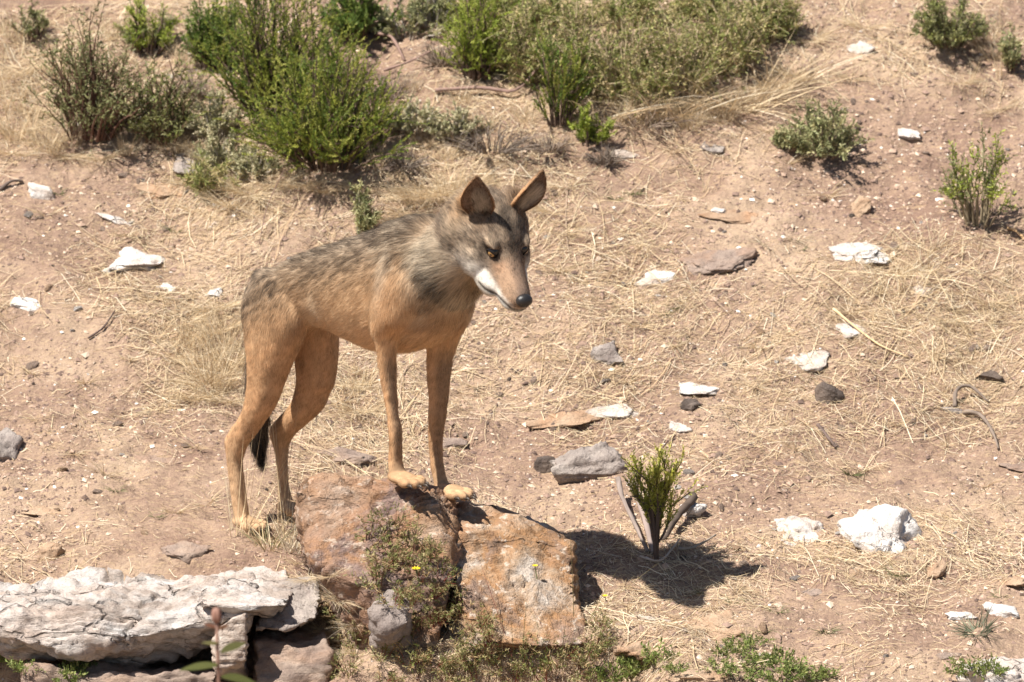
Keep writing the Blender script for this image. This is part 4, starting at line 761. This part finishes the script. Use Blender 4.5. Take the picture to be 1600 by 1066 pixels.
for px, py, hp, wp, lab in [(820, 125, 130, 60, 'olive shrub behind the slender heather'), (905, 150, 165, 70, 'tangled olive shrub at the heart of the thicket'), (980, 165, 150, 70, 'olive shrub with dry stems right of the thicket\'s heart'), (1060, 150, 155, 75, 'broad olive and straw coloured shrub of the thicket'), (1140, 110, 125, 70, 'dry green shrub at the right end of the thicket'), (1200, 60, 90, 50, 'yellowing shrub at the top right end of the thicket'),
                            (860, 40, 70, 70, 'green shrub at the top of the thicket'), (990, 40, 75, 80, 'bushy green shrub along the top of the thicket'), (1100, 30, 70, 60, 'small green shrub along the top of the thicket'), (780, 30, 60, 50, 'olive shrub at the top behind the yellow green heather')]:
    bush('olive_shrub', px, py, hp, wp, lab, group='shrubs of the olive thicket', ns=50, nt=11, nl=11, lL=.012, lW=.0036, pal=OLV, stem=(.44, .35, .22), up=.25, spread=1., tw=(.14, .34), nlseg=2, rnd=.6)
bush('sage_bush', 1285, 245, 88, 64, 'round grey green sage bush on the bare upper right slope', ns=44, nt=9, nl=14, lL=.011, lW=.0036, pal=SAGE, stem=(.2, .15, .11), up=.35, spread=1.1, tw=(.18, .34))
bush('sage_bush', 1232, 235, 40, 24, 'small sage sprout left of the round sage bush', ns=14, nt=7, nl=12, lL=.011, lW=.0036, pal=SAGE, stem=(.2, .15, .11))
bush('olive_shrub', 1482, 72, 95, 58, 'dark olive bush at the top of the right slope', ns=44, nt=10, nl=14, lL=.012, lW=.0036, pal=OLV[:2]+BRM, stem=(.15, .12, .08), up=.3, spread=1., nlseg=2)
bush('sage_bush', 1578, 112, 70, 26, 'grey green shrub with tall straw at the right edge', ns=18, nt=8, nl=12, lL=.013, lW=.003, pal=SAGE, up=.8)
bush('broom_shrub', 1528, 352, 150, 62, 'sparse upright green broom on the right slope', ns=24, nt=8, nl=13, lL=.011, lW=.0034, pal=SAGE[:1]+HEB+BRM[:2], stem=(.25, .2, .13), up=.7, tw=(.14, .26), t0=.4, srad=.004)
bush('sage_sprout', 560, 372, 85, 22, 'grey green sprout standing behind the wolf\'s back', ns=9, nt=9, nl=22, lL=.011, lW=.0032, pal=SAGE, stem=(.2, .17, .12), up=.6)
bush('grass_sprout', 330, 300, 55, 45, 'bushy green grass below the pale grey shrubs', ns=30, nt=6, nl=8, lL=.02, lW=.0022, pal=OLV, stem=(.3, .25, .15), up=.5)
bush('heather_sapling', 1026, 876, 180, 60, 'small heather sapling with a thin dark trunk among old branches', ns=14, nt=16, nl=34, lL=.0078, lW=.0022, along=1., pal=[(.24, .26, .05), (.32, .33, .09), (.17, .2, .04)], stem=(.1, .07, .055), up=.95, spread=.6, t0=.46, tw=(.12, .26), srad=.0055, rnd=.35, bsp=.01, low=.3, pw=2.3)
# dead twiggy shrub in the shade of the heathers
for px, py, hp, wp, lab in [(770, 235, 55, 90, 'tangle of dead grey twigs below the heather bushes'), (630, 260, 30, 60, 'low dead twigs at the foot of the dense heather'), (945, 255, 28, 38, 'dead twigs below the small heather sprig')]:
    seedc[0] += 1; rr_ = np.random.RandomState(seedc[0]); p = hit(px, py); k = mpp(p); (a, b, c), _ = shrub(rr_, hp*k, wp*k, 60, 6, 1, .004, .001, OLV, (.2, .16, .13), up=.1, spread=1.2, tw=(.3, .8), srad=.0028, rnd=.9)
    tag(obj('dead_shrub', mesh_np('dead_shrub', a, b, c), M['wood'], loc=p), lab, 'dead shrub')
for px, py, hp, wp, lab in [(610, 150, 40, 60, 'dead grey twigs among the fallen branches'), (690, 100, 45, 50, 'dead twigs left of the yellow green heather'), (860, 235, 30, 55, 'dead twigs at the foot of the slender heather'), (300, 150, 45, 40, 'dead twigs between the broom and the heathers'), (1000, 195, 35, 90, 'dead twigs along the foot of the olive thicket')]:
    seedc[0] += 1; rr_ = np.random.RandomState(seedc[0]); p = hit(px, py); k = mpp(p); (a, b, c), _ = shrub(rr_, hp*k, wp*k, 55, 6, 1, .004, .001, OLV, (.27, .21, .165), up=.15, spread=1.2, tw=(.3, .8), srad=.0024, rnd=.9)
    tag(obj('dead_shrub', mesh_np('dead_shrub', a, b, c), M['wood'], loc=p), lab, 'dead shrub')
# long straw stalks leaning out of the thicket
for k, (px, py, n, L, lab) in enumerate([(1040, 178, 130, .27, 'long straw stalks leaning from the broad thicket shrub'), (1150, 165, 150, .28, 'long straw stalks sprawling over the right end of the thicket'), (950, 180, 80, .22, 'straw stalks poking from the heart of the thicket'), (1215, 125, 90, .25, 'straw stalks at the top right end of the thicket')]):
    rr_ = np.random.RandomState(900+k); V, F, c = tuft(rr_, n, L, .7, .25, .0028, up=.55, base=.1); V = V@np.array([[1, 0, 0], [0, 1, 0], [.35, 0, .9]]); p = hit(px, py); tag(obj('straw_clump', mesh_np('straw_clump', V, F, c), M['straw'], loc=p), lab, 'grass')
# tall dry stems beside the hind paws
for k, (px, py, n, L, sp, lab) in enumerate([(372, 832, 16, .30, .12, 'thin tall dry grass stems in front of the near hind leg'), (440, 830, 14, .36, .1, 'tall dry grass stems rising in front of the far hind leg'), (420, 856, 70, .11, .6, 'tuft of dry and green grass at the hind paws'), (462, 862, 36, .17, .35, 'grey dry stems against the left end of the boulder')]):
    rr_ = np.random.RandomState(930+k); V, F, c = tuft(rr_, n, L, sp, .04 if k < 2 else .2, .0024, up=1., base=.03, dull=.5 if k == 3 else 0, pal=None if k != 2 else [(.6, .47, .28), (.5, .38, .22), (.25, .26, .13), (.66, .55, .36)]); p = hit(px, py); tag(obj('grass_clump', mesh_np('grass_clump', V, F, c), M['straw'], loc=p), lab, 'grass')
# ---- weeds on and round the boulder
RED = (.2, .045, .035); WEED = [(.11, .13, .04), (.15, .16, .07), (.09, .11, .035), (.22, .2, .11), (.28, .22, .13)]
wb = []
for k in range(5):
    rr_ = np.random.RandomState(700+k); wb.append(shrub(rr_, .12, .07, 11, 6, 8, .012, .0024, WEED, (.2, .1, .07) if k < 3 else RED, up=.35, spread=1.1, srad=.0018, tw=(.14, .36), rnd=.55))
proto = []
for k, ((a, b, c), (d, e, f)) in enumerate(wb):
    m1 = mesh_np('stems', a, b, c); m1.materials.append(M['wood']); m2 = mesh_np('foliage', d, e, f); m2.materials.append(M['leaf']); proto.append((m1, m2))
def weed(px, py, sc, label, group, k, name='weed'):
    p = hit2(px, py); t = empty(name, p, label+' '+near(px, py), 'weed', group); t.scale = (sc,)*3; t.rotation_euler = (r.uniform(.15, .5), r.normal(0, .25), r.uniform(0, 6.28)*0+r.normal(0, .5)); obj('stem', proto[k][0], None, t); obj('foliage', proto[k][1], None, t)
WG = ('narrow leaved weed growing', 'weeds over the cleft of the boulder')
for px, py in [(600, 885), (590, 915), (625, 880), (645, 865), (655, 905), (612, 940), (640, 945), (672, 935), (692, 905), (705, 945), (720, 975), (680, 975), (650, 985), (742, 985), (675, 880), (580, 850), (615, 835)]: weed(px, py, r.uniform(.5, .8), *WG, r.randint(5))
WG2 = ('leafy green weed crowding the ground', 'weeds along the foot of the boulder')
for px, py in [(560, 1010), (600, 1030), (640, 1035), (680, 1040), (720, 1030), (760, 1030), (700, 1062), (740, 1060), (780, 1045), (820, 1040), (860, 1045), (800, 1065), (850, 1068), (900, 1050), (930, 1010), (940, 985), (915, 1030), (540, 985), (530, 960), (545, 1055), (600, 1066), (650, 1068), (760, 1005), (820, 1020), (880, 1025)]: weed(px, py, r.uniform(.5, .85), *WG2, r.randint(5))
# green herb patches at the lower right of the boulder
hb_ = []
for k in range(4):
    rr_ = np.random.RandomState(760+k); (a, b, c), (d, e, f) = shrub(rr_, 0.045, .07, 16, 5, 6, .012, .0042, LUS, (.15, .14, .07), up=.5, spread=1.2, srad=.0015, tw=(.3, .6), nlseg=2, rnd=.5); m1 = mesh_np('stems', a, b, c); m1.materials.append(M['wood']); m2 = mesh_np('foliage', d, e, f); m2.materials.append(M['leaf']); hb_.append((m1, m2))
for px, py in [(985, 1035), (1005, 1052), (1030, 1040), (1055, 1052), (965, 1062), (1150, 1025), (1178, 1010), (1185, 1042), (1215, 1040), (1250, 1058), (1290, 1060), (1160, 1058), (1225, 1062), (1125, 1050), (1510, 1058), (1540, 1055), (5, 1040), (35, 1050), (125, 1048), (110, 1062)]:
    p = hit2(px, py); t = empty('green_herb', p, 'low leafy green herb '+near(px, py), 'herb', 'low green herbs at the foot of the slope'); s = r.uniform(.6, .95); t.scale = (s, s, s*r.uniform(.8, 1.3)); t.rotation_euler = (.15, 0, r.uniform(0, 6.28)); k = r.randint(4); obj('stem', hb_[k][0], None, t); obj('foliage', hb_[k][1], None, t)
# thin reed stems before the pale boulder face
for k, (px, py, n, L, lab) in enumerate([(870, 1040, 16, .2, 'thin green stems before the pale boulder face'), (800, 1020, 8, .26, 'long bent dry stems across the pale boulder face'), (905, 960, 7, .22, 'dark upright stem at the right edge of the boulder')]):
    rr_ = np.random.RandomState(960+k); V, F, c = tuft(rr_, n, L, .45, .05, .0018, up=1., base=.03, pal=[(.3, .25, .12), (.14, .15, .06), (.22, .08, .06)]); p = hit2(px, py); tag(obj('stem_clump', mesh_np('stem_clump', V, F, c), M['leaf'], loc=p+np.array([0, -.02, 0])), lab, 'stems')
# yellow flowers
for k, (px, py, dz, lab) in enumerate([(650, 890, .07, 'yellow flower over the weeds in the cleft'), (836, 885, .1, 'small yellow flower before the pale boulder face'), (945, 932, .05, 'small yellow flower beside the right edge of the boulder')]):
    q = hit2(px, py); top = q+np.array([0, -.045, 0]); top = CAMP+(q-CAMP)*(1-.045/13.6); base = top+np.array([.01, .02, -dz-.02]); t = empty('yellow_flower', base, lab, 'flower')
    Vt, Ft = tube(np.array([[0, 0, 0], (top-base)*.5+[.004, 0, 0], top-base]), .0011, 5); obj('stem', mesh_np('stem', Vt, Ft, np.tile((.14, .16, .06), (len(Vt), 1))), M['leaf'], t)
    n = 14; a = np.linspace(0, 2*np.pi, n, endpoint=False); s = 1.25 if k == 0 else .85; d = norm(np.stack([np.cos(a), np.sin(a)*.8-.25, .35+0*a], -1)); V, F, _ = blades(np.tile(top-base, (n, 1)), d, np.full(n, .0095*s), np.full(n, .0045*s), np.zeros((n, 3)), 2, 'leaf', side=norm(np.stack([-np.sin(a), np.cos(a), 0*a], -1)))
    obj('petals', mesh_np('petals', V, F, np.tile((.85, .62, .02), (len(V), 1))), M['leaf'], t)
# ---- dead wood
def stick(pts, rad, label, col=(.2, .155, .125), lift=.006, name='stick', rads=None):
    P = np.array([hit(*q[:2])+np.array([0, 0, lift+(q[2] if len(q) > 2 else 0)]) for q in pts]); P = smooth_rows(P, 4); rr_ = np.random.RandomState(len(label)); n = len(P)
    rd = (np.interp(np.linspace(0, 1, n), np.linspace(0, 1, len(rads)), rads) if rads else rad*np.linspace(1, .55, n))*rr_.uniform(.85, 1.15, n); Vt, Ft = tube(P, rd, 8); Vt = Vt+.25*rad*rr_.normal(0, .4, Vt.shape)
    o = P[0].copy(); tag(obj(name, mesh_np(name, Vt-o, Ft, np.array(col)*rr_.uniform(.75, 1.25, (len(Vt), 1))), M['wood'], loc=o), label, 'branch')
BRN = (.26, .17, .14)
stick([(565, 58, .02), (612, 55, .05), (628, 40, .09), (640, 8, .13)], .006, 'bare forked dead branch rising at the top of the slope', BRN, name='dead_branch')
stick([(588, 68, .02), (612, 78, .03), (632, 98)], .006, 'short bare dead branch under the forked one', BRN, name='dead_branch')
stick([(600, 125, .02), (640, 122, .04), (672, 112, .05)], .004, 'thin curved dead branch above the dense heather', BRN, name='dead_branch')
stick([(680, 150, .01), (750, 152, .02), (805, 156, .02), (838, 140, .05)], .006, 'long fallen dead branch below the yellow green heather', BRN, name='dead_branch')
stick([(1492, 640), (1494, 626, .02), (1515, 622, .025), (1545, 632)], .0055, 'arched grey brown root loop on the right slope', name='root')
stick([(1505, 650, .004), (1530, 658, .012), (1550, 682, .008), (1560, 705)], .006, 'long curved grey brown root below the root loop', name='root')
stick([(138, 532), (162, 517, .004), (180, 492, .006)], .003, 'thin dark stick lying below the large white rock', (.1, .07, .06))
stick([(1278, 674, .01), (1292, 688, .006), (1306, 703)], .005, 'short dark stick leaning below the grey brown clod', (.14, .1, .085))
stick([(0, 300), (18, 292, .01), (36, 287)], .005, 'short dark branch lying at the left edge', (.12, .09, .075))
stick([(1085, 798, .03), (1070, 815, .03), (1055, 832, .03), (1036, 848)], .009, 'thick dark old branch right of the sapling with a pale end', (.1, .075, .06), name='dead_branch', rads=[.011, .011, .009, .007])
stick([(966, 782, .05), (972, 810, .05), (990, 838, .03), (1012, 866)], .007, 'curved grey old branch left of the sapling', (.24, .19, .165), name='dead_branch')
stick([(984, 786, .05), (1000, 812, .04), (1012, 846, .02), (1020, 868)], .008, 'broken grey old branch leaning against the sapling', (.27, .21, .185), name='dead_branch', rads=[.012, .010, .006, .005])
stick([(1000, 876, .004), (1030, 884, .006), (1050, 874, .02), (1062, 864, .03)], .0035, 'pale twig curling at the foot of the sapling', (.4, .33, .27))
stick([(1060, 868, .01), (1085, 866, .012), (1118, 852, .02)], .004, 'grey twig lying right of the sapling', (.33, .27, .22))
stick([(560, 345, .01), (600, 340, .03), (640, 352)], .002, 'thin twig behind the wolf\'s back', (.25, .18, .13))
stick([(405, 385, .0), (418, 355, .05), (445, 325, .1)], .0016, 'single thin brown stem standing behind the wolf\'s back', (.2, .13, .1), name='dry_stem')
stick([(1302, 498, .02), (1340, 522, .008), (1375, 545, .004), (1420, 562)], .0035, 'long pale straw stalk lying over the pink white stone', (.62, .47, .28), name='straw_stalk')
stick([(1575, 360), (1590, 372, .01), (1610, 388)], .005, 'tan stick at the right edge below the sparse broom', (.5, .32, .17))
rock('stone', 1082, 797, 34, 26, 'quartz', 'pale stone behind the end of the thick dark old branch', 801, .6, 4, 0, .6, .3)
# ---- out of focus sprig nearer to the viewer
y0 = -3.0; top = at(338, 962, y0); bx, bz = top[0]+.01, float(h(top[0]+.01, y0)); base = np.array([bx, y0, bz]); sp = empty('leafy_sprig', base, 'leafy green sprig with a brown bud in front of the pale ledge', 'plant')
Vt, Ft = tube(smooth_rows(np.array([[0, 0, 0], (top-base)*.4+[.012, 0, 0], (top-base)*.75+[.006, 0, 0], top-base])), .0035, 8); obj('stem', mesh_np('stem', Vt, Ft, np.tile((.34, .2, .15), (len(Vt), 1))), M['leaf'], sp)
def leafpart(px, py, dx, dz, L, W, col, nm='leaf'):
    p = at(px, py, y0)-base; d = norm(np.array([dx, -.25, dz])); V, F, _ = blades(p[None], d[None], np.array([L]), np.array([W]), np.array([[0, 0, -.2]]), 6, 'leaf', side=norm(np.cross(d, [.1, .8, .6]))[None]); V2_ = V.copy(); V2_[:, 2] += .0008
    obj(nm, mesh_np(nm, V, F, np.tile(col, (len(V), 1))), M['leaf'], sp)
for a in [(344, 1040, -1, .15, .08, .026, (.2, .25, .09)), (346, 1058, .9, .1, .07, .028, (.2, .26, .09)), (345, 1020, .8, .6, .062, .022, (.25, .29, .12)), (344, 1008, -.8, .35, .04, .015, (.26, .27, .12)), (340, 985, .7, .6, .03, .012, (.34, .2, .13)), (338, 982, -.7, .5, .03, .012, (.33, .17, .12))]: leafpart(*a)
bud = ICO[3][0]*np.array([.009, .009, .016]); bud = bud*(1+.15*np.sin(np.arctan2(ICO[3][0][:, 1], ICO[3][0][:, 0])*5))[:, None]; obj('bud', mesh_np('bud', bud+top-base, [ICO[3][1]], np.tile((.36, .2, .15), (len(bud), 1))), M['leaf'], sp)
